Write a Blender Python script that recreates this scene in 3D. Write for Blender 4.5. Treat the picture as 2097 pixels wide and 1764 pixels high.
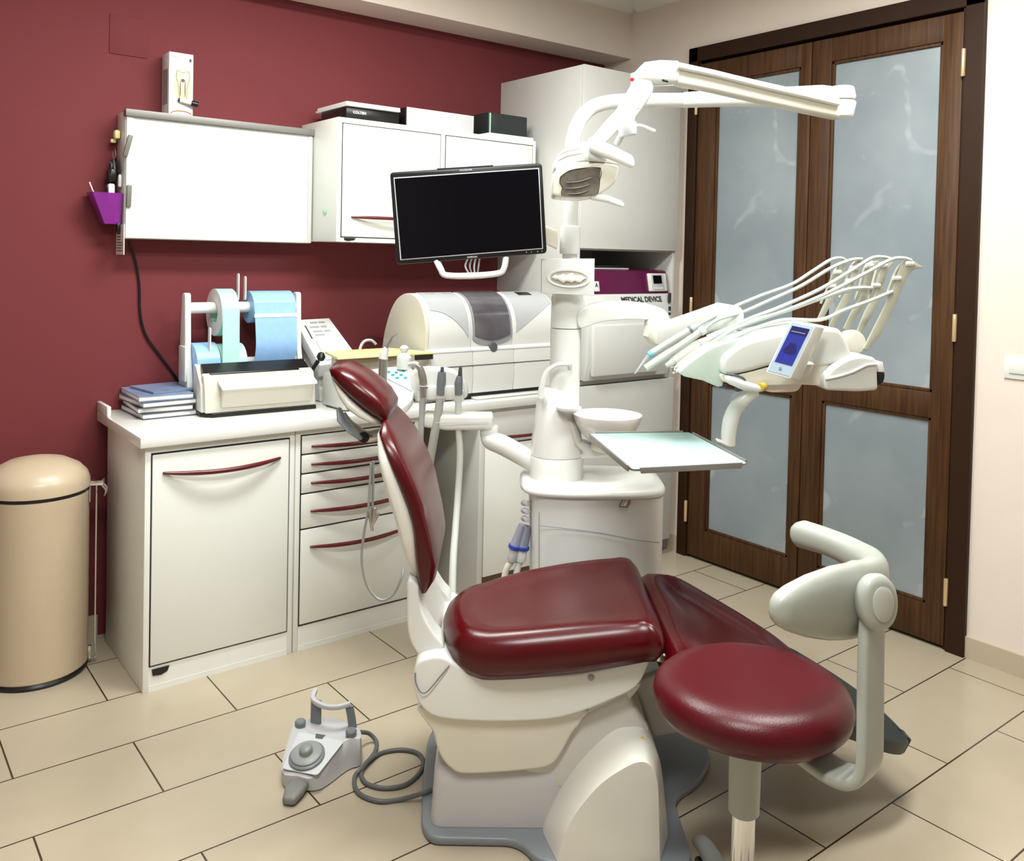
import bpy, bmesh, math, random
from mathutils import Vector, Matrix
for o in list(bpy.data.objects): bpy.data.objects.remove(o)
scene = bpy.context.scene
col = scene.collection
random.seed(7)

# ---------------------------------------------------------------- camera
FPX, CYPX, PITCH, ROLL, YAW, EYE = 1808.15, 567.67, -0.0242008, -0.02128766, 0.90871735, 1.55
_v = Vector((math.cos(YAW)*math.cos(PITCH), math.sin(YAW)*math.cos(PITCH), math.sin(PITCH)))
_r = Vector((math.sin(YAW), -math.cos(YAW), 0)); _d = _v.cross(_r)
_c, _s = math.cos(ROLL), math.sin(ROLL)
CX = _r*_c + _d*_s; CY = -_r*_s + _d*_c; CZ = _v
EYEP = Vector((0, 0, EYE))
cam_data = bpy.data.cameras.new('camera'); cam = bpy.data.objects.new('camera', cam_data); col.objects.link(cam)
cam_data.sensor_fit = 'HORIZONTAL'; cam_data.sensor_width = 36; cam_data.lens = FPX/2097*36
cam_data.shift_y = -(882-CYPX)/2097; cam_data.clip_start = 0.05; cam_data.clip_end = 60
M = Matrix((( CX.x, -CY.x, -CZ.x, 0), (CX.y, -CY.y, -CZ.y, 0), (CX.z, -CY.z, -CZ.z, EYE), (0, 0, 0, 1)))
cam.matrix_world = M
scene.camera = cam

# ---------------------------------------------------------------- world, lights, exposure
scene.view_settings.view_transform = 'Standard'; scene.view_settings.look = 'None'
scene.view_settings.gamma = 1; scene.view_settings.use_curve_mapping = False
scene.view_settings.exposure = 0.36
w_ = bpy.data.worlds.new('world'); scene.world = w_; w_.use_nodes = True
w_.node_tree.nodes['Background'].inputs[0].default_value = (0.8, 0.87, 1, 1)
w_.node_tree.nodes['Background'].inputs[1].default_value = 0.4
CEIL = 2.97
LAMPS = [(1.30, 2.45, 0.0), (2.30, 1.30, 0.0), (0.45, 0.75, 0.0)]      # ceiling lamp centres
LAMP_W, LAMP_L, LAMP_POWER = 0.30, 1.20, 37.0
for lx, ly, lr in LAMPS:
    ld = bpy.data.lights.new('ceiling_light', 'AREA'); ld.shape = 'RECTANGLE'; ld.size = LAMP_L; ld.size_y = LAMP_W
    ld.energy = LAMP_POWER; ld.color = (0.965, 1.0, 0.955)
    lo = bpy.data.objects.new('ceiling_light_glow', ld); lo.location = (lx, ly, CEIL-0.085); lo.rotation_euler = (0, 0, lr)
    col.objects.link(lo)

# ---------------------------------------------------------------- geometry of the place
def ray(px, py): return CX*((px-1048.5)/FPX) + CY*((py-CYPX)/FPX) + CZ
def U(px, py, x=None, y=None, z=None, D=None):          # a measured point of the photo on a known real plane
    w = ray(px, py)
    if x is not None: t = x/w.x
    elif y is not None: t = y/w.y
    elif z is not None: t = (z-EYE)/w.z
    else: t = D
    return EYEP + w*t
CH = Vector((1.75, 1.85, 0)); CU = Vector((.7986, -.6018, 0)); CW = Vector((.6018, .7986, 0)); ZZ = Vector((0, 0, 1))
def K(a, b, z): return CH + CU*a + CW*b + ZZ*z           # chair frame: a towards the feet, b away from the camera side
def V(px, py, b):                                        # point on the chair-parallel vertical plane b
    w = ray(px, py); t = ((CH.dot(CW)+b)-EYEP.dot(CW))/w.dot(CW)
    return EYEP + w*t
def toK(p):
    q = p-CH; return (q.dot(CU), q.dot(CW), p.z)

# ---------------------------------------------------------------- materials
def new_mat(name):
    m = bpy.data.materials.new(name); m.use_nodes = True
    return m, m.node_tree, m.node_tree.nodes['Principled BSDF']
def mat(name, c, rough=.4, metal=0, coat=0, bump=0, bscale=200, var=0, vscale=6, emit=None, es=1, alpha=1, trans=0, spec=.5):
    m, nt, b = new_mat(name)
    b.inputs['Base Color'].default_value = (*c, 1); b.inputs['Roughness'].default_value = rough
    b.inputs['Metallic'].default_value = metal; b.inputs['Coat Weight'].default_value = coat
    b.inputs['Coat Roughness'].default_value = .08; b.inputs['Specular IOR Level'].default_value = spec
    if trans: b.inputs['Transmission Weight'].default_value = trans
    if alpha < 1: b.inputs['Alpha'].default_value = alpha
    tc = nt.nodes.new('ShaderNodeTexCoord')
    if emit: b.inputs['Emission Color'].default_value = (*emit, 1); b.inputs['Emission Strength'].default_value = es
    n = nt.nodes.new('ShaderNodeTexNoise'); n.inputs['Scale'].default_value = vscale; n.inputs['Detail'].default_value = 4
    nt.links.new(tc.outputs['Object'], n.inputs['Vector'])
    v = var if var else .03
    mx = nt.nodes.new('ShaderNodeMix'); mx.data_type = 'RGBA'
    mx.inputs[6].default_value = (*[x*(1-v) for x in c], 1); mx.inputs[7].default_value = (*[min(1, x*(1+v)) for x in c], 1)
    nt.links.new(n.outputs['Fac'], mx.inputs[0]); nt.links.new(mx.outputs[2], b.inputs['Base Color'])
    if bump:
        n2 = nt.nodes.new('ShaderNodeTexNoise'); n2.inputs['Scale'].default_value = bscale; n2.inputs['Detail'].default_value = 3
        nt.links.new(tc.outputs['Object'], n2.inputs['Vector'])
        bp = nt.nodes.new('ShaderNodeBump'); bp.inputs['Strength'].default_value = bump; bp.inputs['Distance'].default_value = .002
        nt.links.new(n2.outputs['Fac'], bp.inputs['Height']); nt.links.new(bp.outputs['Normal'], b.inputs['Normal'])
    return m
RED = mat('burgundy_leather', (.064, .0008, .0028), .25, coat=.0, spec=.36, bump=.06, bscale=350, var=.1)
RED2 = mat('burgundy_stool_leather', (.070, .0016, .0055), .33, coat=0, spec=.32, bump=.2, bscale=300, var=.1)
WHT = mat('white_gloss_plastic', (.76, .77, .745), .25, coat=.2)
WHT2 = mat('white_satin_plastic', (.72, .73, .71), .35)
CREAM = mat('aged_cream_plastic', (.70, .67, .58), .3, coat=.2, var=.05)
SHELL = mat('white_chair_shell', (.74, .725, .67), .25, coat=.25)
CONS = mat('console_white_plastic', (.60, .61, .58), .3, coat=.15)
HPW = mat('handpiece_white', (.52, .55, .51), .28, coat=.2)
LAC = mat('white_lacquer_cabinet', (.78, .79, .75), .34, coat=.1)
LAC2 = mat('pale_grey_laminate', (.62, .615, .59), .38)
GREYP = mat('grey_plastic', (.17, .19, .21), .4)
GREYL = mat('light_grey_plastic', (.50, .50, .52), .35)
STOOLG = mat('stone_grey_plastic', (.36, .38, .34), .38, coat=.05)
DGREY = mat('dark_grey_rubber', (.07, .08, .09), .5)
BLACK = mat('black_plastic', (.006, .006, .007), .3)
MAT_BLK = mat('black_rubber_mat', (.012, .018, .018), .5)
CHROME = mat('chrome', (.75, .75, .76), .12, metal=1)
STEEL = mat('brushed_steel', (.50, .49, .47), .32, metal=1)
ALU = mat('matt_aluminium', (.22, .21, .20), .5, metal=.4)
HAND = mat('burgundy_handle', (.10, .003, .008), .25, coat=.2)
BINM = mat('almond_enamel', (.53, .43, .305), .35, coat=.08, var=.04, vscale=3)
WALLR = mat('burgundy_wall_paint', (.155, .029, .034), .75, bump=.25, bscale=260, var=.05, vscale=2, spec=.25)
WALLC = mat('cream_wall_paint', (.76, .67, .60), .8, bump=.15, bscale=200, spec=.25)
WALLD = mat('low_fill_wall_paint', (.36, .32, .29), .8, spec=.2)  # mid-tone for the unseen walls, set darker to cut fill light
CEILM = mat('white_ceiling_paint', (.82, .80, .77), .85)
BASEB = mat('beige_ceramic_skirting', (.50, .42, .32), .3, var=.06, vscale=8)
SCREEN = mat('black_screen', (.0015, .0015, .003), .08, spec=.22)
BLUE = mat('blue_pouch_film', (.28, .48, .80), .3, var=.12, vscale=40)
GREEN = mat('green_pouch_film', (.42, .78, .66), .3, var=.1, vscale=40)
PAPER = mat('white_paper', (.82, .82, .80), .6)
INK = mat('dark_print', (.03, .03, .035), .5)
TEAL = mat('teal_button', (.02, .30, .34), .4)
TEALP = mat('pale_teal_print', (.50, .80, .82), .4)
PLUM = mat('plum_lacquer', (.10, .002, .045), .3, coat=.2)
PURP = mat('purple_translucent_plastic', (.30, .03, .34), .15, trans=.35)
YELL = mat('pale_yellow_plastic', (.86, .80, .38), .4)
BROWN = mat('brown_edge', (.16, .11, .07), .5)
GOLD = mat('brass_hinge', (.80, .62, .36), .3, metal=.7)
TRAYG = mat('pale_mint_glass_tray', (.52, .74, .71), .15, coat=.3)
SMOKE = mat('smoked_plastic_window', (.10, .09, .105), .12, coat=.4, var=.5, vscale=9)
LENS = mat('lamp_lens', (.13, .12, .10), .15, coat=.2, var=.9, vscale=30)  # strong mottling paints the reflections inside the lens
REDDOT = mat('red_dot', (.6, .02, .02), .4)
TOOTHC = mat('ivory_print', (.72, .66, .44), .5)
OLIVE = mat('olive_print', (.30, .26, .10), .5)
GREYPRINT = mat('grey_print', (.35, .35, .37), .5)
BAG = mat('grey_side_print', (.30, .28, .28), .5)
GREENC = mat('pale_green_sticker', (.45, .70, .50), .4)
BLUER = mat('blue_ring', (.02, .05, .35), .3)
FLUO = mat('lamp_diffuser', (.9, .9, .9), .5, emit=(1, .97, .92), es=9)
SCRB = mat('blue_display', (.01, .01, .08), .1, emit=(.05, .08, .55), es=.35)
SCRD = mat('dark_blue_display', (.01, .01, .05), .1, emit=(.02, .02, .16), es=.3)

def wood_mat():
    m, nt, b = new_mat('dark_stained_wood')
    tc = nt.nodes.new('ShaderNodeTexCoord'); mp = nt.nodes.new('ShaderNodeMapping'); mp.inputs['Scale'].default_value = (30, 30, 1.2)
    n = nt.nodes.new('ShaderNodeTexNoise'); n.inputs['Scale'].default_value = 3; n.inputs['Detail'].default_value = 6
    cr = nt.nodes.new('ShaderNodeValToRGB'); cr.color_ramp.elements[0].color = (.034, .012, .003, 1); cr.color_ramp.elements[1].color = (.088, .038, .011, 1)
    cr.color_ramp.elements[0].position = .3; cr.color_ramp.elements[1].position = .75
    nt.links.new(tc.outputs['Object'], mp.inputs[0]); nt.links.new(mp.outputs[0], n.inputs['Vector'])
    nt.links.new(n.outputs['Fac'], cr.inputs[0]); nt.links.new(cr.outputs[0], b.inputs['Base Color'])
    b.inputs['Roughness'].default_value = .5; b.inputs['Specular IOR Level'].default_value = .3
    return m
WOOD = wood_mat()
WOODD = mat('dark_frame_wood', (.026, .010, .004), .5, var=.2, vscale=10, spec=.2)

def frost_mat():
    m, nt, b = new_mat('frosted_door_glass')
    tc = nt.nodes.new('ShaderNodeTexCoord')
    n = nt.nodes.new('ShaderNodeTexNoise'); n.inputs['Scale'].default_value = 2.2; n.inputs['Detail'].default_value = 3
    cr = nt.nodes.new('ShaderNodeValToRGB'); cr.color_ramp.elements[0].color = (.235, .28, .31, 1); cr.color_ramp.elements[1].color = (.32, .365, .39, 1)
    cr.color_ramp.elements[0].position = .35; cr.color_ramp.elements[1].position = .7
    n2 = nt.nodes.new('ShaderNodeTexNoise'); n2.inputs['Scale'].default_value = 4.5; n2.inputs['Detail'].default_value = 2; n2.inputs['Distortion'].default_value = 1.2
    c2 = nt.nodes.new('ShaderNodeValToRGB'); c2.color_ramp.elements[0].position = .61; c2.color_ramp.elements[1].position = .70
    c2.color_ramp.elements[0].color = (0, 0, 0, 1); c2.color_ramp.elements[1].color = (.26, .27, .27, 1)
    mx = nt.nodes.new('ShaderNodeMix'); mx.data_type = 'RGBA'; mx.blend_type = 'ADD'; mx.inputs[0].default_value = .35
    wv = nt.nodes.new('ShaderNodeTexWave'); wv.bands_direction = 'Y'; wv.inputs['Scale'].default_value = 60; wv.inputs['Distortion'].default_value = .6
    m3 = nt.nodes.new('ShaderNodeMix'); m3.data_type = 'RGBA'; m3.blend_type = 'MULTIPLY'; m3.inputs[0].default_value = .14
    nt.links.new(tc.outputs['Object'], n.inputs['Vector']); nt.links.new(tc.outputs['Object'], n2.inputs['Vector']); nt.links.new(tc.outputs['Object'], wv.inputs['Vector'])
    nt.links.new(n.outputs['Fac'], cr.inputs[0]); nt.links.new(n2.outputs['Fac'], c2.inputs[0])
    nt.links.new(cr.outputs[0], mx.inputs[6]); nt.links.new(c2.outputs[0], mx.inputs[7])
    nt.links.new(mx.outputs[2], m3.inputs[6]); nt.links.new(wv.outputs['Color'], m3.inputs[7])
    nt.links.new(m3.outputs[2], b.inputs['Base Color'])
    b.inputs['Roughness'].default_value = .22; b.inputs['Specular IOR Level'].default_value = .55
    return m
FROST = frost_mat()

def floor_mat():
    m, nt, b = new_mat('beige_floor_tiles')
    N = nt.nodes.new; L = nt.links.new
    tc = N('ShaderNodeTexCoord'); mp = N('ShaderNodeMapping'); mp.inputs['Location'].default_value = (-.4355+.6635*4, -1.283+.3165*8, 0)
    br = N('ShaderNodeTexBrick'); br.offset = .5; br.offset_frequency = 2; br.squash = 1
    br.inputs['Scale'].default_value = 1; br.inputs['Brick Width'].default_value = .6635; br.inputs['Row Height'].default_value = .3165
    br.inputs['Mortar Size'].default_value = .0027; br.inputs['Mortar Smooth'].default_value = .1; br.inputs['Bias'].default_value = 0
    br.inputs['Color1'].default_value = (.435, .375, .285, 1); br.inputs['Color2'].default_value = (.47, .405, .31, 1); br.inputs['Mortar'].default_value = (.045, .028, .014, 1)
    L(tc.outputs['Object'], mp.inputs[0]); L(mp.outputs[0], br.inputs['Vector'])
    n = N('ShaderNodeTexNoise'); n.inputs['Scale'].default_value = 3.5; n.inputs['Detail'].default_value = 5; L(tc.outputs['Object'], n.inputs['Vector'])
    cr = N('ShaderNodeValToRGB'); cr.color_ramp.elements[0].color = (.86, .85, .82, 1); cr.color_ramp.elements[1].color = (1.06, 1.05, 1.04, 1)
    L(n.outputs['Fac'], cr.inputs[0])
    mx = N('ShaderNodeMix'); mx.data_type = 'RGBA'; mx.blend_type = 'MULTIPLY'; mx.inputs[0].default_value = 1
    L(br.outputs['Color'], mx.inputs[6]); L(cr.outputs[0], mx.inputs[7]); L(mx.outputs[2], b.inputs['Base Color'])
    b.inputs['Roughness'].default_value = .22
    bp = N('ShaderNodeBump'); bp.invert = True; bp.inputs['Strength'].default_value = .6; bp.inputs['Distance'].default_value = .001
    L(br.outputs['Fac'], bp.inputs['Height']); L(bp.outputs['Normal'], b.inputs['Normal'])
    return m
FLOORM = floor_mat()

# ---------------------------------------------------------------- mesh helpers
def NB(): return bmesh.new()
def merge(bm, t):
    me = bpy.data.meshes.new('tmp'); t.to_mesh(me); t.free(); bm.from_mesh(me); bpy.data.meshes.remove(me)
def bevel_all(t, bev, seg=2, angle=30):
    if bev <= 0: return
    es = [e for e in t.edges if len(e.link_faces) == 2 and e.calc_face_angle(0) > math.radians(angle)]
    bmesh.ops.bevel(t, geom=es, offset=bev, segments=seg, affect='EDGES', profile=.5, clamp_overlap=True)
def box(bm, c, s, bev=0, rot=None, seg=2):
    t = NB(); bmesh.ops.create_cube(t, size=1)
    bmesh.ops.scale(t, vec=Vector(s), verts=t.verts)
    bevel_all(t, bev, seg)
    m = Matrix.Translation(Vector(c))
    if rot is not None: m = m @ rot.to_4x4()
    t.transform(m); merge(bm, t); return bm
def boxx(bm, x0, x1, y0, y1, z0, z1, bev=0): return box(bm, ((x0+x1)/2, (y0+y1)/2, (z0+z1)/2), (abs(x1-x0), abs(y1-y0), abs(z1-z0)), bev)
def frame_of(d, up=None):
    d = Vector(d).normalized(); up = Vector(up) if up is not None else (ZZ if abs(d.z) < .95 else Vector((1, 0, 0)))
    x = up.cross(d).normalized(); y = d.cross(x)
    return x, y, d
def hull_box(bm, c, ax, ay, az, s, bev=0, seg=2):        # box with its own axes
    m = Matrix((Vector(ax).normalized(), Vector(ay).normalized(), Vector(az).normalized())).transposed()
    return box(bm, c, s, bev, m, seg)
def rings(bm, rs, cap0=True, cap1=True):
    vs = [[bm.verts.new(p) for p in r] for r in rs]; n = len(rs[0])
    for i in range(len(vs)-1):
        for j in range(n):
            bm.faces.new((vs[i][j], vs[i][(j+1) % n], vs[i+1][(j+1) % n], vs[i+1][j]))
    if cap0: bm.faces.new(vs[0][::-1])
    if cap1: bm.faces.new(vs[-1])
    return bm
def cyl(bm, p0, p1, r0, r1=None, seg=28, bev=0):
    r1 = r0 if r1 is None else r1; p0, p1 = Vector(p0), Vector(p1); x, y, d = frame_of(p1-p0)
    def ring(p, r): return [p + x*(r*math.cos(2*math.pi*i/seg)) + y*(r*math.sin(2*math.pi*i/seg)) for i in range(seg)]
    if bev: return rings(bm, [ring(p0, r0-bev), ring(p0+d*bev*.3, r0-bev*.3), ring(p0+d*bev, r0), ring(p1-d*bev, r1), ring(p1-d*bev*.3, r1-bev*.3), ring(p1, r1-bev)])
    return rings(bm, [ring(p0, r0), ring(p1, r1)])
def lathe(bm, prof, o, axis=(0, 0, 1), seg=36):
    o = Vector(o); x, y, d = frame_of(axis)
    return rings(bm, [[o + d*h + x*(max(r, 1e-4)*math.cos(2*math.pi*i/seg)) + y*(max(r, 1e-4)*math.sin(2*math.pi*i/seg)) for i in range(seg)] for r, h in prof])
def smooth_path(pts, sub=6):
    pts = [Vector(p) for p in pts]
    if len(pts) < 3 or sub < 2: return pts
    out = []
    for i in range(len(pts)-1):
        p0 = pts[max(i-1, 0)]; p1 = pts[i]; p2 = pts[i+1]; p3 = pts[min(i+2, len(pts)-1)]
        for k in range(sub):
            t = k/sub
            out.append(.5*((2*p1)+(p2-p0)*t+(2*p0-5*p1+4*p2-p3)*t*t+(3*p1-p0-3*p2+p3)*t**3))
    out.append(pts[-1]); return out
def tube(bm, pts, r, seg=12, sub=6, flat=None, up=None, rnd=False):
    n0 = len(pts); P = smooth_path(pts, sub)
    rl = r if isinstance(r, (list, tuple)) else [r]*n0
    def rad(i):
        t = i/(len(P)-1)*(n0-1) if len(P) > 1 else 0; k = min(int(t), n0-2); f = t-k
        return rl[k]*(1-f)+rl[k+1]*f
    x = None; rs = []
    for i, p in enumerate(P):
        d = (P[min(i+1, len(P)-1)]-P[max(i-1, 0)]).normalized()
        if up is not None: x = Vector(up).cross(d).normalized()
        elif x is None: x = frame_of(d)[0]
        else: x = (x - d*x.dot(d)).normalized()
        y = d.cross(x); rr = rad(i); fy = rr if flat is None else rr*flat
        rs.append([p + x*(rr*math.cos(2*math.pi*j/seg)) + y*(fy*math.sin(2*math.pi*j/seg)) for j in range(seg)])
    if rnd:
        def shrink(r_, c, d, k):
            return [c + (q-c)*math.cos(k) + d*(rad(0)*math.sin(k)) for q in r_]
        d0 = (P[0]-P[1]).normalized(); d1 = (P[-1]-P[-2]).normalized()
        pre = [[P[0] + (q-P[0])*math.cos(k) + d0*(rad(0)*math.sin(k)) for q in rs[0]] for k in (1.45, 1.1, .7, .35)]
        post = [[P[-1] + (q-P[-1])*math.cos(k) + d1*(rad(len(P)-1)*math.sin(k)) for q in rs[-1]] for k in (.35, .7, 1.1, 1.45)]
        rs = pre+rs+post
    return rings(bm, rs)
def prism(bm, pts, vec, bev=0, seg=3):
    t = NB(); pts = [Vector(p) for p in pts]; vec = Vector(vec)
    a = [t.verts.new(p) for p in pts]; b = [t.verts.new(p+vec) for p in pts]; n = len(pts)
    t.faces.new(a); t.faces.new(b[::-1])
    for i in range(n): t.faces.new((a[i], b[i], b[(i+1) % n], a[(i+1) % n]))
    bmesh.ops.recalc_face_normals(t, faces=t.faces)
    if bev:
        es = [e for e in t.edges if all(v in a for v in e.verts) or all(v in b for v in e.verts)]
        es = [e for e in t.edges if (e.verts[0] in a) == (e.verts[1] in a)]
        bmesh.ops.bevel(t, geom=es, offset=bev, segments=seg, affect='EDGES', profile=.5, clamp_overlap=True)
    merge(bm, t); return bm
def rounded(pts, r, n=5):                                # round the corners of a polygon
    out = []; pts = [Vector(p) for p in pts]; m = len(pts)
    for i, p in enumerate(pts):
        a = pts[i-1]; b = pts[(i+1) % m]; rr = min(r, (a-p).length*.45, (b-p).length*.45)
        q0 = p+(a-p).normalized()*rr; q1 = p+(b-p).normalized()*rr
        for k in range(n+1):
            t = k/n; out.append(q0*(1-t)**2 + p*(2*t*(1-t)) + q1*t*t)
    return out
def closed_smooth(pts, sub=6):
    pts = [Vector(p) for p in pts]; n = len(pts); out = []
    for i in range(n):
        p0, p1, p2, p3 = pts[i-1], pts[i], pts[(i+1) % n], pts[(i+2) % n]
        for k in range(sub):
            t = k/sub
            out.append(.5*((2*p1)+(p2-p0)*t+(2*p0-5*p1+4*p2-p3)*t*t+(3*p1-p0-3*p2+p3)*t**3))
    return out
def sellipse(c, A, B, n=2.0, seg=32):
    out = []
    for i in range(seg):
        t = 2*math.pi*i/seg; ct, st = math.cos(t), math.sin(t)
        out.append(c + A*(math.copysign(abs(ct)**(2/n), ct)) + B*(math.copysign(abs(st)**(2/n), st)))
    return out
def sloft(bm, st, seg=32, round_ends=0):                 # stations (centre, half axis A, half axis B, exponent)
    st = [(Vector(c), Vector(A), Vector(B), n) for c, A, B, n in st]
    if round_ends:
        def ext(s0, s1):
            d = (s0[0]-s1[0]).normalized(); out = []
            for k in (.35, .75, 1.1, 1.4):
                out.append((s0[0]+d*(round_ends*math.sin(k)), s0[1]*(math.cos(k)*.6+.4*(1-k/1.6)), s0[2]*(math.cos(k)*.8+.2*(1-k/1.6)), s0[3]))
            return out
        st = ext(st[0], st[1])[::-1] + st + ext(st[-1], st[-2])
    return rings(bm, [sellipse(*s, seg=seg) for s in st])
def pillow(bm, outline, fmap, prof, dish=None, inner=6):
    """cushion: outline [(s,b)], prof [(inset, height)], then rings closing in on the centre; dish(k) = extra height at fraction k to the centre"""
    n = len(outline); cs = sum(p[0] for p in outline)/n; cb = sum(p[1] for p in outline)/n
    def ring(ins, h, k=0):
        r = []
        for s, b in outline:
            ds, db = cs-s, cb-b; L = math.hypot(ds, db)
            if k: f = ins/L + (1-ins/L)*k
            else: f = ins/L
            r.append(fmap(s+ds*f, b+db*f, h))
        return r
    rs = [ring(prof[0][0], prof[0][1], .97)] + [ring(i, h) for i, h in prof]
    li, lh = prof[-1]
    for q in range(1, inner+1):
        k = q/(inner+.15); rs.append(ring(li, lh + (dish(k) if dish else 0), k))
    return rings(bm, rs)

def finish(o, smooth=True, ang=35):
    me = o.data
    bm = NB(); bm.from_mesh(me); bmesh.ops.remove_doubles(bm, verts=bm.verts, dist=1e-6); bmesh.ops.recalc_face_normals(bm, faces=bm.faces); bm.to_mesh(me); bm.free()
    if smooth:
        for p in me.polygons: p.use_smooth = True
        me.set_sharp_from_angle(angle=math.radians(ang))
def ob(name, bm, m, parent=None, ang=35, label=None, smooth=True):
    """link ONE mesh object, origin at its own centre; geometry is given in world space"""
    vs = [v.co for v in bm.verts]
    lo = Vector([min(v[i] for v in vs) for i in range(3)]); hi = Vector([max(v[i] for v in vs) for i in range(3)])
    c = Vector(((lo.x+hi.x)/2, (lo.y+hi.y)/2, lo.z))
    Mi = Matrix.Translation(-c); bm.transform(Mi)
    me = bpy.data.meshes.new(name); bm.to_mesh(me); bm.free(); me.materials.append(m)
    o = bpy.data.objects.new(name, me); col.objects.link(o)
    finish(o, smooth, ang)
    if parent is not None:
        o.parent = parent; o.location = c - world_loc(parent)
    else: o.location = c
    if label: o['label'] = label
    return o
def world_loc(o):
    l = Vector(o.location)
    return l + world_loc(o.parent) if o.parent else l
def thing(name, loc, label, cat, group=None, kind=None):
    o = bpy.data.objects.new(name, None); o.empty_display_size = .1; col.objects.link(o); o.location = loc
    if label: o['label'] = label
    if cat: o['category'] = cat
    if group: o['group'] = group
    if kind: o['kind'] = kind
    return o
def tag(o, label, cat, group=None):
    o['label'] = label; o['category'] = cat
    if group: o['group'] = group
    return o
def text(name, s, p, xdir, ydir, h, m, parent, depth=.0006, w=None, bold=0):
    cu = bpy.data.curves.new('t', 'FONT'); cu.body = s; cu.size = h*1.35; cu.extrude = depth; cu.align_x = 'CENTER'; cu.align_y = 'CENTER'; cu.offset = bold
    to = bpy.data.objects.new('t', cu); col.objects.link(to)
    dg = bpy.context.evaluated_depsgraph_get(); me = bpy.data.meshes.new_from_object(to.evaluated_get(dg))
    bpy.data.objects.remove(to)
    x = Vector(xdir).normalized(); y = Vector(ydir).normalized(); z = x.cross(y)
    R = Matrix((x, y, z)).transposed().to_4x4()
    bm = NB(); bm.from_mesh(me); bpy.data.meshes.remove(me)
    if w:
        xs = [v.co.x for v in bm.verts]; f = w/(max(xs)-min(xs)); bmesh.ops.scale(bm, vec=(f, 1, 1), verts=bm.verts)
    bm.transform(Matrix.Translation(Vector(p)) @ R)
    return ob(name, bm, m, parent, smooth=False)
X1, Y1 = Vector((1, 0, 0)), Vector((0, 1, 0))
# ================================================================ ROOM
XB, YA = 3.57, 3.75
XL, YF = -1.1, -1.3
def struct(name, bm, m, parent=None):
    o = ob(name, bm, m, parent, smooth=False)
    if parent is None: o['kind'] = 'structure'
    return o
struct('floor', boxx(NB(), XL, XB+.1, YF, YA+.1, -.1, 0), FLOORM).location.xyz
f = bpy.data.objects['floor']; c = Vector(f.location); f.data.transform(Matrix.Translation(c)); f.location = (0, 0, 0)
struct('ceiling', boxx(NB(), XL, XB+.1, YF, YA+.1, CEIL, CEIL+.1), CEILM)
struct('wall_back', boxx(NB(), XL, XB+.1, YA, YA+.1, 0, CEIL), WALLR)
struct('wall_left', boxx(NB(), XL-.1, XL, YF, YA+.1, 0, CEIL), WALLD)
struct('wall_front', boxx(NB(), XL-.1, XB+.1, YF-.1, YF, 0, CEIL), WALLD)
DY0, DY1, DZT = 1.605, 3.095, 2.645           # door opening in the right wall
bm = NB(); boxx(bm, XB, XB+.1, YF, DY0+.03, 0, CEIL); boxx(bm, XB, XB+.1, DY1-.03, YA, 0, CEIL); boxx(bm, XB, XB+.1, DY0+.03, DY1-.03, DZT-.03, CEIL)
struct('wall_right', bm, WALLC)
struct('trim_1', boxx(NB(), XL, XB, 3.535, YA, 2.668, CEIL), WALLC)        # ceiling beam over the burgundy wall
bm = NB(); prism(bm, [(XL, 3.535, CEIL), (XL, 3.475, CEIL), (XL, 3.535, CEIL-.05)], (XB-XL, 0, 0)); struct('trim_2', bm, CEILM)
bm = NB(); prism(bm, [(XB, YF, CEIL), (XB-.06, YF, CEIL), (XB, YF, CEIL-.05)], (0, 3.5-YF, 0)); struct('trim_3', bm, CEILM)
struct('baseboard_right', boxx(NB(), XB-.012, XB, YF, DY0, 0, .085), BASEB)
struct('baseboard_corner', boxx(NB(), XB-.012, XB, DY1, 3.17, 0, .085), BASEB)
struct('baseboard_back', boxx(NB(), XL, .86, YA-.012, YA, 0, .085), BASEB)
struct('trim_4', boxx(NB(), 3.513, XB, 3.175, YA-.002, .085, 2.40), WALLC)   # filler between tall cabinet and wall
struct('trim_5', boxx(NB(), 2.6, 3.55, 3.20, 3.22, 0, .08), BASEB)
# painted-over box on the burgundy wall
bm = NB(); p = U(225, 118, y=YA); boxx(bm, .885, 1.03, YA-.004, YA, 2.315, 2.47, .002)
tag(ob('wall_cover_plate', bm, WALLR), 'burgundy painted-over cover plate high on the red wall, left of the tooth box', 'cover plate')

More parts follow.
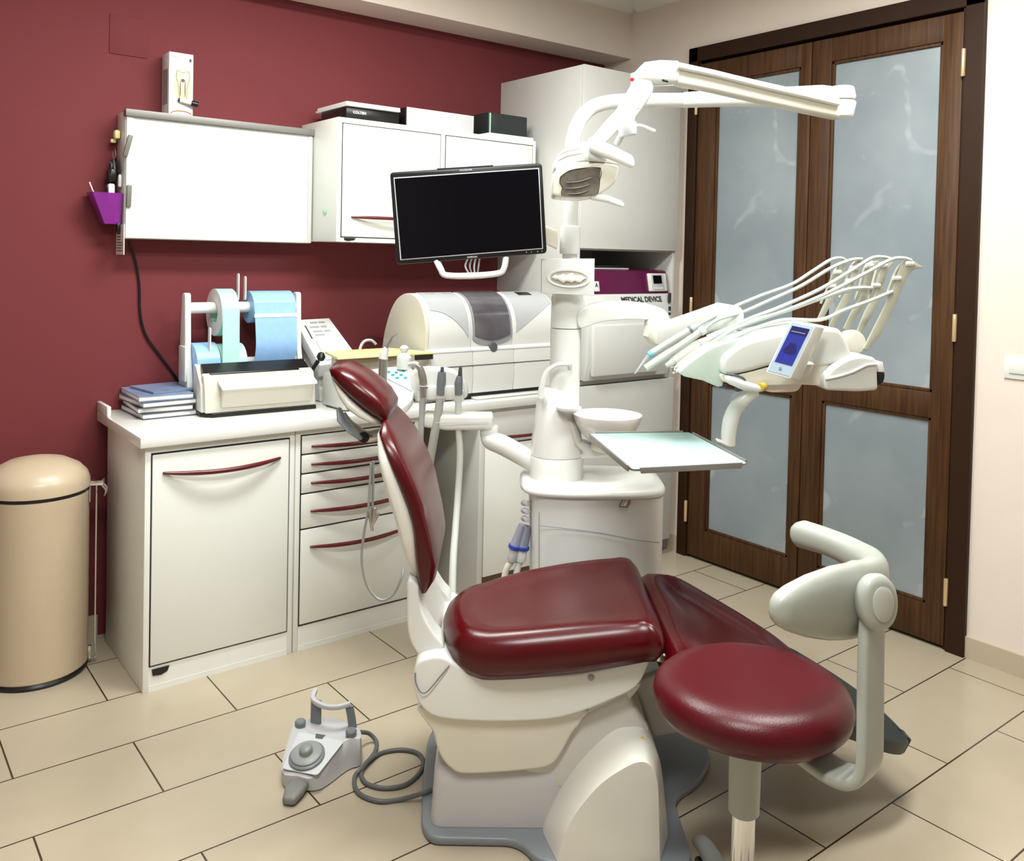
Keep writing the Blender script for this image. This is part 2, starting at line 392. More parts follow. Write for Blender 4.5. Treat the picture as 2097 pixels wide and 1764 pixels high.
# ---------------------------------------------------------------- double door
door = thing('door_1', (XB, (DY0+DY1)/2, 0), None, None, kind='structure')
bm = NB(); CWD = .075
boxx(bm, XB-.022, XB+.03, DY0, DY0+CWD, 0, DZT, .003); boxx(bm, XB-.022, XB+.03, DY1-CWD+.015, DY1, 0, DZT, .003); boxx(bm, XB-.022, XB+.03, DY0, DY1, DZT-CWD, DZT, .003)
boxx(bm, XB-.010, XB+.03, DY0+CWD, DY0+CWD+.012, 0, DZT-CWD, 0); boxx(bm, XB-.010, XB+.03, DY1-CWD+.003, DY1-CWD+.015, 0, DZT-CWD, 0)
boxx(bm, XB+.03, XB+.05, DY0, DY1, 0, DZT)  # unseen dark backing added to stop light leaking in round the leaves
ob('door_frame', bm, WOODD, door, smooth=False)
YM = 2.368
def leaf(y0, y1, g0, g1):
    z0, z1 = .015, 2.555
    gz = [(.163, .925), (1.03, 2.45)]
    bm = NB(); xo, xi = XB-.016, XB+.02
    boxx(bm, xo, xi, y0, g0, z0, z1, .003); boxx(bm, xo, xi, g1, y1, z0, z1, .003)
    for a, b in ((z0, gz[0][0]), (gz[0][1], gz[1][0]), (gz[1][1], z1)): boxx(bm, xo+.001, xi, g0-.001, g1+.001, a, b, .003)
    for a, b in gz:                                    # inner moulding
        for (ya, yb, za, zb) in ((g0, g0+.014, a, b), (g1-.014, g1, a, b), (g0, g1, a, a+.014), (g0, g1, b-.014, b)):
            boxx(bm, xo+.006, xi, ya, yb, za, zb, .003)
    lf = ob('door_leaf', bm, WOOD, door)
    for a, b in gz: ob('glass_pane', boxx(NB(), XB+.0, XB+.006, g0+.012, g1-.012, a+.012, b-.012), FROST, lf, smooth=False)
    return lf
l1 = leaf(1.688, YM-.002, 1.768, 2.268); l2 = leaf(YM+.002, 3.025, 2.425, 2.915)
for z in (.24, 1.30, 2.35):
    ob('hinge', cyl(NB(), (XB-.026, 1.680, z-.055), (XB-.026, 1.680, z+.055), .0085, bev=.003), GOLD, l1)
    ob('hinge', cyl(NB(), (XB-.026, 3.033, z-.055), (XB-.026, 3.033, z+.055), .0085, bev=.003), GOLD, l2)

# ---------------------------------------------------------------- ceiling lamps
for i, (lx, ly, lr) in enumerate(LAMPS):
    t = thing('ceiling_lamp', (lx, ly, CEIL), ['white ceiling lamp panel above the dental chair', 'white ceiling lamp panel above the stool near the door wall', 'white ceiling lamp panel behind the photographer'][i], 'ceiling lamp', 'ceiling lamps')
    bm = NB(); hx, hy = LAMP_L/2+.03, LAMP_W/2+.03
    for (a, b, c_, d) in ((-hx, hx, -hy, -hy+.02), (-hx, hx, hy-.02, hy), (-hx, -hx+.02, -hy, hy), (hx-.02, hx, -hy, hy)): boxx(bm, lx+a, lx+b, ly+c_, ly+d, CEIL-.08, CEIL, .004)
    ob('lamp_frame', bm, WHT2, t)
    ob('diffuser', boxx(NB(), lx-hx+.02, lx+hx-.02, ly-hy+.02, ly+hy-.02, CEIL-.075, CEIL-.065), FLUO, t, smooth=False)

# ---------------------------------------------------------------- light switch
t = thing('light_switch', (XB, 1.40, 1.16), 'white light switch on the cream wall right of the door', 'light switch')
ob('switch_plate', boxx(NB(), XB-.008, XB, 1.37, 1.497, 1.122, 1.208, .003), WHT, t)
ob('switch_rocker', boxx(NB(), XB-.014, XB-.006, 1.41, 1.478, 1.143, 1.190, .003), WHT2, t)

# ================================================================ CABINETS
def bow_handle(x0, x1, y, z, parent, bow=.028, drop=.006, r=.0075):
    pts = []
    n = 9
    for i in range(n):
        t_ = i/(n-1); k = 1-(2*t_-1)**2
        pts.append((x0+(x1-x0)*t_, y-.004-bow*k, z-drop*k))
    rr = [r*.55]+[r*.85]+[r]*(n-4)+[r*.85, r*.55]
    return ob('handle', tube(NB(), pts, rr, seg=12, sub=3, rnd=True), HAND, parent)
FY = 3.16
GAP_DARK = mat('dark_gap_shade', (.03, .03, .03), .7)  # near-black strips paint the shade in the gaps round doors and drawers
def gap_shade(t, x0, x1, y, z0, z1):
    bm = NB(); e = .0028
    for a in ((x0-e, x0+.003, z0-e, z1+e), (x1-.003, x1+e, z0-e, z1+e), (x0, x1, z0-e, z0+.003), (x0, x1, z1-.003, z1+e)): boxx(bm, a[0], a[1], y-.0012, y+.0015, a[2], a[3])
    return ob('front_gap_shade', bm, GAP_DARK, t, smooth=False)
def body_frame(x0, x1, y0, y1, z0, z1, m=LAC, t=.02):
    bm = NB(); boxx(bm, x0, x0+t, y0, y1, z0, z1, .002); boxx(bm, x1-t, x1, y0, y1, z0, z1, .002)
    boxx(bm, x0+t, x1-t, y0+.001, y1, z1-t, z1); boxx(bm, x0+t, x1-t, y0+.001, y1, z0, z0+t); boxx(bm, x0+t, x1-t, y1-.01, y1, z0+t, z1-t)
    return bm
# base cabinet with one door
t = thing('base_cabinet', (1.15, 3.4, 0), 'white base cabinet with one tall door, beside the almond pedal bin', 'cabinet')
bm = body_frame(.875, 1.425, FY, 3.67, 0, .862); boxx(bm, .895, 1.405, FY+.002, FY+.02, .004, .086); boxx(bm, .895, 1.405, FY+.002, FY+.02, .838, .86)
ob('body', bm, LAC, t)
gap_shade(t, .899, 1.401, FY, .092, .832)
d = ob('door', boxx(NB(), .899, 1.401, FY-.004, FY+.016, .092, .832, .003), LAC, t)
bow_handle(.937, 1.362, FY-.004, .766, d, bow=.03, drop=.012, r=.009)
bm = NB(); prism(bm, [(.905, FY-.0005, .078), (.965, FY-.0005, .078), (.958, FY-.0005, .060), (.935, FY-.0005, .052), (.908, FY-.0005, .056)], (0, -.002, 0)); ob('maker_badge', bm, BLACK, t)
# drawer cabinet
t = thing('drawer_cabinet', (1.7, 3.4, 0), 'white base cabinet with five drawers and burgundy bow handles, behind the chair backrest', 'cabinet')
bm = body_frame(1.429, 1.98, FY, 3.67, 0, .862); boxx(bm, 1.45, 1.96, FY+.002, FY+.02, .004, .094); boxx(bm, 1.45, 1.96, FY+.002, FY+.02, .842, .86)
ob('body', bm, LAC, t)
zs = [.840, .765, .690, .612, .474, .100]
for i in range(5):
    gap_shade(t, 1.453, 1.956, FY, zs[i+1]+.003, zs[i]-.003)
    d = ob('drawer', boxx(NB(), 1.453, 1.956, FY-.004, FY+.016, zs[i+1]+.003, zs[i]-.003, .003), LAC, t)
    hz = [.795, .725, .652, .542, .402][i]
    bow_handle(1.495, 1.915, FY-.004, hz, d, bow=.028, drop=.005 if i < 4 else .008, r=.0085)
# right base cabinet
t = thing('base_cabinet', (2.56, 3.4, 0), 'white base cabinet with drawer below the washer, behind the dental unit column', 'cabinet')
bm = body_frame(2.30, 2.815, FY, 3.72, .0, .862, LAC2, .028); ob('body', bm, LAC2, t)
d = ob('drawer', boxx(NB(), 2.332, 2.785, FY-.004, FY+.016, .70, .845, .003), LAC2, t); bow_handle(2.36, 2.75, FY-.004, .735, d)
ob('door', boxx(NB(), 2.332, 2.785, FY-.004, FY+.016, .105, .694, .003), LAC, t)
ob('toe_kick', boxx(NB(), 2.332, 2.785, FY+.03, FY+.04, .003, .1), BROWN, t)
# worktop
bm = NB(); boxx(bm, .853, 2.817, FY-.022, YA-.002, .862, .90, .004)
wt = ob('worktop', bm, WHT, None); tag(wt, 'white worktop running over the base cabinets along the burgundy wall', 'worktop')
ob('upstand', boxx(NB(), .853, .868, YA-.16, YA-.003, .90, .94, .003), WHT, wt)
# tall cabinet
TY, TX0, TX1 = 3.12, 2.82, 3.51
t = thing('tall_cabinet', (3.16, 3.43, 0), 'tall pale grey cabinet with an open appliance niche in the corner by the door', 'cabinet')
bm = NB(); boxx(bm, TX0, TX0+.02, TY, YA-.002, .08, 2.46, .002); boxx(bm, TX1-.02, TX1, TY, YA-.002, .08, 2.46, .002); boxx(bm, TX0+.02, TX1-.02, YA-.02, YA-.003, .08, 2.46)
for z in (.08, .93, 1.585, 2.44): boxx(bm, TX0+.02, TX1-.02, TY+.02, YA-.02, z, z+.02)
ob('body', bm, LAC2, t)
ob('upper_door', boxx(NB(), TX0+.003, TX1-.003, TY-.016, TY+.002, 1.592, 2.462, .003), LAC2, t)
ob('lower_door', boxx(NB(), TX0+.003, TX1-.003, TY-.016, TY+.002, .085, .930, .003), LAC2, t)
# autoclave in the niche
t = thing('autoclave', (3.17, 3.3, .95), 'white autoclave with a plum top band and small display, in the tall cabinet niche', 'autoclave')
bm = NB(); prism(bm, [(2.87, 3.11, .955), (2.87, 3.085, 1.05), (2.87, 3.095, 1.30), (2.87, 3.12, 1.372), (2.87, 3.60, 1.372), (2.87, 3.60, .955)], (.595, 0, 0), .006); ob('case', bm, WHT2, t)
bm = NB(); prism(bm, [(2.868, 3.118, 1.373), (2.868, 3.14, 1.485), (2.868, 3.16, 1.492), (2.868, 3.60, 1.492), (2.868, 3.60, 1.373)], (.60, 0, 0), .008); ob('plum_band', bm, PLUM, t)
nrm = Vector((0, -.112, .022)).normalized(); upv = Vector((0, .022, .112)).normalized()
def onband(x, f, off=.0): return Vector((x, 3.118, 1.373)) + upv*(f*.112) + nrm*off
dsp = ob('display_panel', hull_box(NB(), onband(3.385, .5, .003), X1, upv, nrm, (.135, .094, .012), .005), WHT, t)
ob('display_surround', hull_box(NB(), onband(3.382, .50, .0095), X1, upv, nrm, (.088, .082, .003), .001), GREYL, dsp)
ob('display', hull_box(NB(), onband(3.380, .62, .0115), X1, upv, nrm, (.062, .042, .003), 0), SCREEN, dsp)
for i in range(4): ob('button', hull_box(NB(), onband(3.352+i*.019, .22, .0115), X1, upv, nrm, (.010, .008, .003), 0), WHT, dsp)
bd = ob('badge', hull_box(NB(), onband(2.955, .33, .003), X1, upv, nrm, (.034, .05, .004), .003), WHT, t)
text('badge_mark', 'A', onband(2.952, .38, .0065), X1, upv, .022, INK, bd, w=.018, bold=.0006)
text('lettering', 'MEDICAL DEVICE', (3.255, 3.1065, 1.343), X1, Vector((0, .34, .94)), .028, INK, t, w=.29, bold=.0008)
for z0, h in ((1.325, .05), (1.285, .02), (1.262, .012)): ob('rating_mark', boxx(NB(), 3.440, 3.455, 3.09, 3.10, z0, z0+h), INK, t)
ob('door_panel', boxx(NB(), 2.90, 3.36, 3.075, 3.10, .975, 1.225, .012), WHT2, t)
dc = thing('device_cable_tray', (3.05, 3.3, 1.493), 'black papers and leads lying on top of the autoclave', 'papers')
ob('sheet', boxx(NB(), 2.93, 3.22, 3.17, 3.40, 1.494, 1.499), PAPER, dc)
ob('folder', boxx(NB(), 2.92, 3.20, 3.18, 3.42, 1.4995, 1.512, .003), BLACK, dc)

# ---------------------------------------------------------------- wall cabinet
t = thing('wall_cabinet', (2.23, 3.57, 1.594), 'white wall cabinet with two doors and a stack of boxes on top', 'cabinet')
bm = NB(); CX0, CX1, CYF = 1.70, 2.775, 3.39
boxx(bm, CX0, CX0+.02, CYF, YA-.002, 1.594, 2.118, .002); boxx(bm, CX1-.02, CX1, CYF, YA-.002, 1.594, 2.118, .002)
boxx(bm, CX0+.02, CX1-.02, CYF+.001, YA-.002, 2.096, 2.118); boxx(bm, CX0+.02, CX1-.02, CYF+.001, YA-.002, 1.594, 1.612); boxx(bm, 2.214, 2.240, CYF+.001, YA-.01, 1.612, 2.096)
ob('body', bm, LAC, t)
for x0, x1 in ((1.723, 2.212), (2.242, 2.752)):
    gap_shade(t, x0, x1, CYF, 1.616, 2.092)
    d = ob('door', boxx(NB(), x0, x1, CYF-.004, CYF+.014, 1.616, 2.092, .003), LAC, t)
    bow_handle(x0+.045, x1-.045, CYF-.004, 1.700, d, bow=.03, drop=.0)
bm = NB(); prism(bm, [(1.735, CYF-.0005, 1.611), (1.79, CYF-.0005, 1.611), (1.785, CYF-.0005, 1.603), (1.755, CYF-.0005, 1.598), (1.737, CYF-.0005, 1.602)], (0, -.002, 0)); ob('maker_badge', bm, BLACK, t)
bm = NB(); lathe(bm, [(.001, 0), (.016, .0), (.018, .003), (.01, .006), (.001, .007)], (CX0, 3.50, 1.725), (-1, 0, 0)); ob('door_plug', bm, GREENC, t)
# boxes on the wall cabinet
g = 'boxes on the wall cabinet'
t = thing('flat_box', (1.86, 3.5, 2.118), 'flat black box lettered in white, leftmost on the wall cabinet', 'box', g)
rz = Matrix.Rotation(math.radians(0), 3, 'Z')
ob('box_body', boxx(NB(), 1.752, 2.012, 3.42, 3.66, 2.119, 2.172, .003), BLACK, t)
text('lettering', 'COLTEN', (1.815, 3.4185, 2.150), X1, ZZ, .011, WHT, t, w=.062, bold=.0004)
t = thing('paper_sheets', (1.86, 3.5, 2.172), 'white card sheets lying on the flat black box', 'sheets')
ob('sheet', boxx(NB(), 1.745, 2.005, 3.40, 3.70, 2.173, 2.180), PAPER, t); ob('sheet', boxx(NB(), 1.748, 2.01, 3.41, 3.69, 2.182, 2.192), PAPER, t)
t = thing('storage_box', (2.23, 3.5, 2.118), 'light grey box with black side, in the middle of the wall cabinet top', 'box', g)
ob('box_body', boxx(NB(), 2.055, 2.415, 3.425, 3.64, 2.119, 2.200, .003), GREYL, t)
ob('box_lid', boxx(NB(), 2.052, 2.418, 3.42, 3.426, 2.120, 2.205, .002), mat('silver_card', (.62, .62, .64), .4), t)
ob('side_panel', boxx(NB(), 2.048, 2.054, 3.426, 3.64, 2.120, 2.204), BLACK, t)
ob('label_dot', cyl(NB(), (2.245, 3.421, 2.163), (2.245, 3.4185, 2.163), .007), WHT, t)
t = thing('storage_box', (2.62, 3.5, 2.118), 'black box with pale spine edge, rightmost on the wall cabinet', 'box', g)
ob('box_body', boxx(NB(), 2.505, 2.745, 3.425, 3.66, 2.135, 2.236, .005), mat('black_card', (.012, .018, .018), .45), t)
ob('spine', boxx(NB(), 2.512, 2.518, 3.421, 3.426, 2.138, 2.232), GREENC, t)
ob('base_sheet', boxx(NB(), 2.495, 2.765, 3.40, 3.67, 2.119, 2.134), PAPER, t)

# ---------------------------------------------------------------- x-ray light box
t = thing('film_viewer', (1.31, 3.69, 1.585), 'wide white wall light box for x-ray films with clips at its left edge', 'light box')
ob('housing', boxx(NB(), .918, 1.697, 3.632, YA-.002, 1.585, 2.080, .004), WHT2, t)
bm = NB(); boxx(bm, .921, 1.695, 3.622, 3.632, 1.588, 1.606); boxx(bm, .921, .945, 3.622, 3.632, 1.606, 2.062); boxx(bm, 1.677, 1.695, 3.622, 3.632, 1.606, 2.062); ob('front_frame', bm, LAC2, t)
ob('viewing_glass', boxx(NB(), .945, 1.677, 3.626, 3.631, 1.606, 2.062), mat('opal_glass', (.66, .71, .68), .12, coat=.3), t, smooth=False)
ob('top_rail', boxx(NB(), .915, 1.700, 3.612, 3.650, 2.058, 2.086, .003), ALU, t)
for (a, b) in (((268, 277), (256, 320)), ((265, 379), (263, 424))):
    p, q = U(*a, y=3.612), U(*b, y=3.618)
    dz = (q-p).normalized()
    ob('film_clip', hull_box(NB(), (p+q)/2, dz.cross(Y1), Y1, dz, (.017, .012, (q-p).length), .002), mat('dark_clip', (.16, .16, .13), .4), t)
# things on the left side of the light box
LBX = .916
k = thing('hook_clip', (LBX-.01, 3.69, 1.98), 'small yellow clip stuck high on the side of the light box', 'clip')
ob('clip_body', box(NB(), (LBX-.012, 3.70, 1.992), (.022, .035, .035), .008), YELL, k); ob('clip_wing', box(NB(), (LBX-.02, 3.72, 1.968), (.02, .02, .015), .004), YELL, k)
k = thing('key_bunch', (LBX-.02, 3.70, 1.86), 'dark bunch of keys hanging on the side of the light box', 'keys')
for i in range(5):
    ob('key', box(NB(), (LBX-.012-.007*i, 3.70+.01*(i % 2), 1.865-.008*i), (.005, .035, .085), .001, Matrix.Rotation(.35*(i-2), 3, 'X')), ALU if i % 2 else BLACK, k)
ob('key_ring', tube(NB(), [(LBX-.02, 3.70+.02*math.cos(a), 1.915+.02*math.sin(a)) for a in [i*math.pi/6 for i in range(13)]], .002, 8, 2), STEEL, k)
ob('key_fob', box(NB(), (LBX-.03, 3.695, 1.83), (.035, .04, .05), .008), BLACK, k)
k = tag(ob('adhesive_hook', box(NB(), (LBX-.006, 3.675, 1.81), (.012, .025, .05), .005), WHT), 'white adhesive hook on the light box side below the keys', 'hook')
cup = thing('wall_cup', (LBX-.06, 3.68, 1.64), 'purple translucent cup fixed to the side of the light box', 'cup')
def ringr(x0, x1, y0, y1, z, r=.006): return rounded([(x0, y0, z), (x1, y0, z), (x1, y1, z), (x0, y1, z)], r, 3)
bm = NB(); rings(bm, [ringr(LBX-.065, LBX-.003, 3.655, 3.715, 1.640), ringr(LBX-.115, LBX-.002, 3.635, 3.735, 1.760), ringr(LBX-.112, LBX-.005, 3.638, 3.732, 1.760), ringr(LBX-.062, LBX-.006, 3.658, 3.712, 1.646)])
ob('cup_wall', bm, PURP, cup)
k = thing('thermometer', (LBX-.035, 3.68, 1.65), 'white digital thermometer standing in the purple cup', 'thermometer')
ob('handle', box(NB(), (LBX-.034, 3.687, 1.742), (.026, .026, .112), .008), WHT, k); ob('display', box(NB(), (LBX-.048, 3.687, 1.772), (.006, .02, .04), .002), mat('violet_dark', (.04, .02, .06), .2), k)
tag(ob('cotton_swab', tube(NB(), [(LBX-.055, 3.695, 1.655), (LBX-.108, 3.705, 1.80)], .0025, 8), WHT), 'thin white swab stick leaning in the purple cup', 'swab')
k = thing('measuring_strip', (LBX-.004, 3.67, 1.52), 'white printed ruler strip hanging down from the purple cup', 'ruler')
ob('strip', boxx(NB(), LBX-.006, LBX-.003, 3.605, 3.715, 1.522, 1.64), PAPER, k)
for i in range(9): ob('line_mark', boxx(NB(), LBX-.0075, LBX-.006, 3.625 if i < 4 else 3.65, 3.70, 1.535+i*.011, 1.538+i*.011), INK, k)
ob('pen_clip', box(NB(), (LBX-.014, 3.655, 1.625), (.012, .02, .04), .003), BLACK, k)

# tooth box and marker on the light box
t = thing('toothpaste_box', (1.11, 3.69, 2.087), 'white upright carton with a drawing of a tooth, on the light box', 'carton')
tb = ob('carton', boxx(NB(), 1.083, 1.178, 3.640, 3.735, 2.087, 2.335, .001), WHT2, t)
ob('side_artwork', boxx(NB(), 1.0823, 1.083, 3.655, 3.72, 2.13, 2.27), BAG, t)
def oval(cx, cz, rx, rz_, y=3.6385, n=20): return [(cx+rx*math.cos(2*math.pi*i/n), y, cz+rz_*math.sin(2*math.pi*i/n)) for i in range(n)]
TC = 1.137
bm = NB(); prism(bm, oval(TC, 2.20, .034, .06, 3.6396), (0, -.0006, 0)); ob('gum_print', bm, mat('yellow_green_print', (.56, .58, .36), .5), t)
TS = [(-.023, 2.266), (0, 2.259), (.023, 2.266), (.028, 2.235), (.019, 2.205), (.015, 2.145), (.004, 2.165), (0, 2.190), (-.004, 2.160), (-.013, 2.145), (-.020, 2.205), (-.028, 2.235)]
bm = NB(); prism(bm, closed_smooth([(TC+a, 3.6393, b) for a, b in TS], 4), (0, -.0004, 0)); ob('tooth_outline', bm, OLIVE, t)
bm = NB(); prism(bm, closed_smooth([(TC-.020, 3.6389, 2.262), (TC, 3.6389, 2.255), (TC+.020, 3.6389, 2.262), (TC+.024, 3.6389, 2.235), (TC+.015, 3.6389, 2.205), (TC+.012, 3.6389, 2.15), (TC+.004, 3.6389, 2.17), (TC, 3.6389, 2.195), (TC-.004, 3.6389, 2.165), (TC-.010, 3.6389, 2.15), (TC-.016, 3.6389, 2.205), (TC-.024, 3.6389, 2.235)], 4), (0, -.0006, 0)); ob('tooth_print', bm, TOOTHC, t)
bm = NB()
for dx in (-.010, .009): prism(bm, oval(TC+dx, 2.192, .0022, .034, 3.6382, 12), (0, -.0005, 0))
prism(bm, oval(TC, 2.226, .008, .007, 3.6382, 12), (0, -.0005, 0)); ob('root_print', bm, mat('dark_root_print', (.08, .06, .02), .5), t)
bm = NB(); prism(bm, oval(1.166, 2.310, .005, .007, 3.6396), (0, -.0006, 0)); ob('round_mark', bm, INK, t)
text('lettering', 'Biotooth', (1.113, 3.6394, 2.318), X1, ZZ, .006, GREYPRINT, t)
bm = NB(); tube(bm, [(1.09, 3.6392, 2.092), (1.105, 3.6392, 2.100), (1.13, 3.6392, 2.104), (1.155, 3.6392, 2.102), (1.172, 3.6392, 2.094)], .0018, 6, 3); ob('orange_arc', bm, mat('orange_print', (.5, .16, .06), .5), t)
t = thing('marker_pen', (1.155, 3.62, 2.12), 'white marker pen with black cap hanging across the tooth carton', 'pen')
p, q = U(368, 205, y=3.634), U(406, 215, y=3.622)
ob('barrel', cyl(NB(), p, p.lerp(q, .62), .0095, bev=.002), WHT, t); ob('cap', cyl(NB(), p.lerp(q, .62), q, .0115, bev=.003), BLACK, t)
ob('end_plug', cyl(NB(), p-(q-p).normalized()*.006, p, .0075), BLACK, t)
# ================================================================ ON THE WORKTOP
WZ = .90
# journals
rng = [(1.045, 3.600, .9015, 2), (1.042, 3.603, .9235, -3), (1.040, 3.600, .9455, 4), (1.040, 3.605, .9675, -1), (1.075, 3.62, .9895, 9)]
jl = ['thick white-edged journal at the bottom of the stack on the worktop', 'journal second from the bottom of the stack on the worktop', 'journal in the middle of the stack on the worktop', 'journal second from the top of the stack on the worktop', 'slim blue-grey brochure lying on top of the journal stack']
COV = mat('slate_cover', (.10, .11, .14), .35); COVB = mat('blue_grey_cover', (.20, .28, .45), .3, var=.4, vscale=14)
for i, (x, y, z, a) in enumerate(rng):
    t = thing('journal', (x, y, z), jl[i], 'journal', 'journals on the worktop')
    R = Matrix.Rotation(math.radians(a), 3, 'Z'); sx, sy = (.205, .275) if i < 4 else (.19, .21); h = .021 if i < 4 else .008
    ob('page_block', box(NB(), (x, y, z+h/2), (sx-.004, sy-.004, h-.005), .002, R), PAPER, t)
    bm = NB(); box(bm, (x, y, z+.0012), (sx, sy, .0024), 0, R); box(bm, (x, y, z+h-.0012), (sx, sy, .0024), 0, R)
    ob('cover', bm, COV if i < 3 else COVB, t)

# pouch sealing machine
SR = Matrix.Rotation(math.radians(-2), 3, 'Z'); SC = Vector((1.395, 3.50, .9))
t = thing('pouch_sealer', SC, 'cream pouch sealing machine with black base and black bar on the worktop', 'sealing machine')
def S_(x, y, z): return SC + SR @ Vector((x, y, z))
ob('base', prism(NB(), [S_(-.245, -.09, .001), S_(-.21, -.135, .001), S_(.215, -.135, .001), S_(.225, .008, .001), S_(-.245, .008, .001)], (0, 0, .016), .003), BLACK, t)
prof = [(-.125, .018), (-.118, .10), (-.100, .155), (-.072, .165), (-.065, .145), (-.03, .150), (-.012, .190), (-.002, .192), (.006, .17), (.008, .018)]
ob('housing', prism(NB(), [S_(-.235, y, z) for y, z in prof], SR @ Vector((.452, 0, 0)), .005), CREAM, t)
ob('side_panel', prism(NB(), [S_(-.243, y, z) for y, z in [(-.10, .018), (-.09, .12), (-.03, .185), (-.005, .196), (.006, .172), (.008, .018)]], SR @ Vector((.012, 0, 0)), .003), WHT2, t)
ob('front_drawer', prism(NB(), [S_(-.175, y, z) for y, z in [(-.128, .035), (-.150, .10), (-.165, .112), (-.145, .122), (-.11, .122), (-.11, .035)]], SR @ Vector((.372, 0, 0)), .006), CREAM, t)
ob('drawer_lip', prism(NB(), [S_(-.185, y, z) for y, z in [(-.170, .110), (-.168, .120), (-.11, .142), (-.10, .128)]], SR @ Vector((.39, 0, 0)), .003), WHT, t)
ob('sealing_slot', prism(NB(), [S_(-.222, y, z) for y, z in [(-.072, .148), (-.070, .166), (-.014, .196), (-.01, .16)]], SR @ Vector((.43, 0, 0)), .002), BLACK, t)
ob('sealing_bar', cyl(NB(), S_(-.205, -.078, .160), S_(.16, -.078, .160), .009, bev=.003), BLACK, t)
lv = ob('lever', tube(NB(), [S_(.222, -.05, .105), S_(.228, -.06, .15), S_(.252, -.065, .19)], [.009, .008, .010], 10), BLACK, t)
bm = NB(); lathe(bm, [(.001, -.020), (.012, -.017), (.019, 0), (.012, .017), (.001, .020)], S_(.262, -.07, .207)); ob('lever_knob', bm, BLACK, lv)

# pouch roll dispenser
t = thing('roll_dispenser', (1.38, 3.6, .9), 'white rack holding blue and green pouch rolls behind the sealing machine', 'roll dispenser')
for x0, x1, n_ in ((1.142, 1.166, 0), (1.618, 1.640, 1)):
    bm = NB(); prism(bm, rounded([(x0, 3.53, .901), (x0, 3.67, .901), (x0, 3.655, 1.14), (x0, 3.635, 1.372), (x0, 3.595, 1.372), (x0, 3.585, 1.14)], .015, 4), (x1-x0, 0, 0), .003)
    ob('upright', bm, WHT2, t)
ob('side_lock', boxx(NB(), 1.130, 1.142, 3.55, 3.63, 1.02, 1.16, .004), WHT2, t)
ob('axle', cyl(NB(), (1.160, 3.62, 1.310), (1.62, 3.62, 1.310), .023), WHT, t); ob('axle', cyl(NB(), (1.160, 3.60, 1.085), (1.62, 3.60, 1.085), .016), WHT, t)
ob('divider', prism(NB(), rounded([(1.362, 3.60, 1.34), (1.362, 3.60, 1.452), (1.362, 3.622, 1.452), (1.362, 3.622, 1.34)], .010, 4), (.005, 0, 0), .001), WHT2, t)
ob('divider', prism(NB(), rounded([(1.392, 3.60, 1.34), (1.392, 3.60, 1.440), (1.392, 3.622, 1.440), (1.392, 3.622, 1.34)], .010, 4), (.005, 0, 0), .001), WHT2, t)
ob('divider', prism(NB(), rounded([(1.222, 3.53, 1.09), (1.222, 3.53, 1.235), (1.222, 3.555, 1.235), (1.222, 3.555, 1.09)], .010, 4), (.005, 0, 0), .001), WHT2, t)
ob('cross_bar', boxx(NB(), 1.166, 1.618, 3.60, 3.66, .915, .955, .004), WHT2, t)
def roll(x0, x1, y, z, r, ri, m, label, hang=None):
    t = thing('pouch_roll', ((x0+x1)/2, y, z-r), label, 'roll', 'pouch rolls on the rack')
    bm = NB(); n = 48
    def rg(x, rr): return [(x, y+rr*math.cos(2*math.pi*i/n), z+rr*math.sin(2*math.pi*i/n)) for i in range(n)]
    rings(bm, [rg(x0, ri), rg(x0, r-.001), rg(x0+.001, r), rg(x1-.001, r), rg(x1, r-.001), rg(x1, ri), rg(x0, ri)], False, False)
    ob('wound_film', bm, m, t)
    bm = NB(); rings(bm, [rg(x0-.0006, ri), rg(x0-.0006, r*.97), rg(x0, r*.97), rg(x0, ri)], False, False); ob('roll_core', bm, PAPER if m is GREEN else BLUE, t)
    if hang:
        pts = hang; bm = NB(); w = x1-x0
        P = smooth_path(pts, 5); L_ = []
        for p in P: L_.append([(x0+.001, p.y, p.z), (x1-.001, p.y, p.z), (x1-.001, p.y+.0012, p.z+.0005), (x0+.001, p.y+.0012, p.z+.0005)])
        rings(bm, [[Vector(q) for q in r_] for r_ in L_]); ob('hanging_film', bm, m, t)
roll(1.268, 1.340, 3.62, 1.290, .098, .045, GREEN, 'green edged pouch roll hanging highest on the left of the rack', [Vector((0, 3.62+.098*math.cos(a), 1.290+.098*math.sin(a))) for a in (2.4, 2.8, 3.14)]+[Vector((0, 3.519, 1.20)), Vector((0, 3.513, 1.09))])
roll(1.412, 1.596, 3.62, 1.310, .068, .024, BLUE, 'wide blue pouch roll at the upper right of the rack', [Vector((0, 3.62+.069*math.cos(a), 1.310+.069*math.sin(a))) for a in (2.2, 2.7, 3.1)]+[Vector((0, 3.535, 1.22)), Vector((0, 3.53, 1.14)), Vector((0, 3.56, 1.05))])
bm = NB(); boxx(bm, 1.410, 1.598, 3.541, 3.545, 1.270, 1.285)
tag(ob('paper_tab', bm, PAPER), 'white paper strip taped across the wide blue pouch roll', 'tab')
roll(1.168, 1.262, 3.60, 1.085, .085, .02, BLUE, 'blue pouch roll at the lower left of the rack', [Vector((0, 3.60+.086*math.cos(a), 1.085+.086*math.sin(a))) for a in (2.2, 2.7, 3.2)]+[Vector((0, 3.513, 1.02))])
roll(1.270, 1.375, 3.60, 1.080, .082, .02, GREEN, 'green pouch roll at the lower middle of the rack, under the hanging strip')

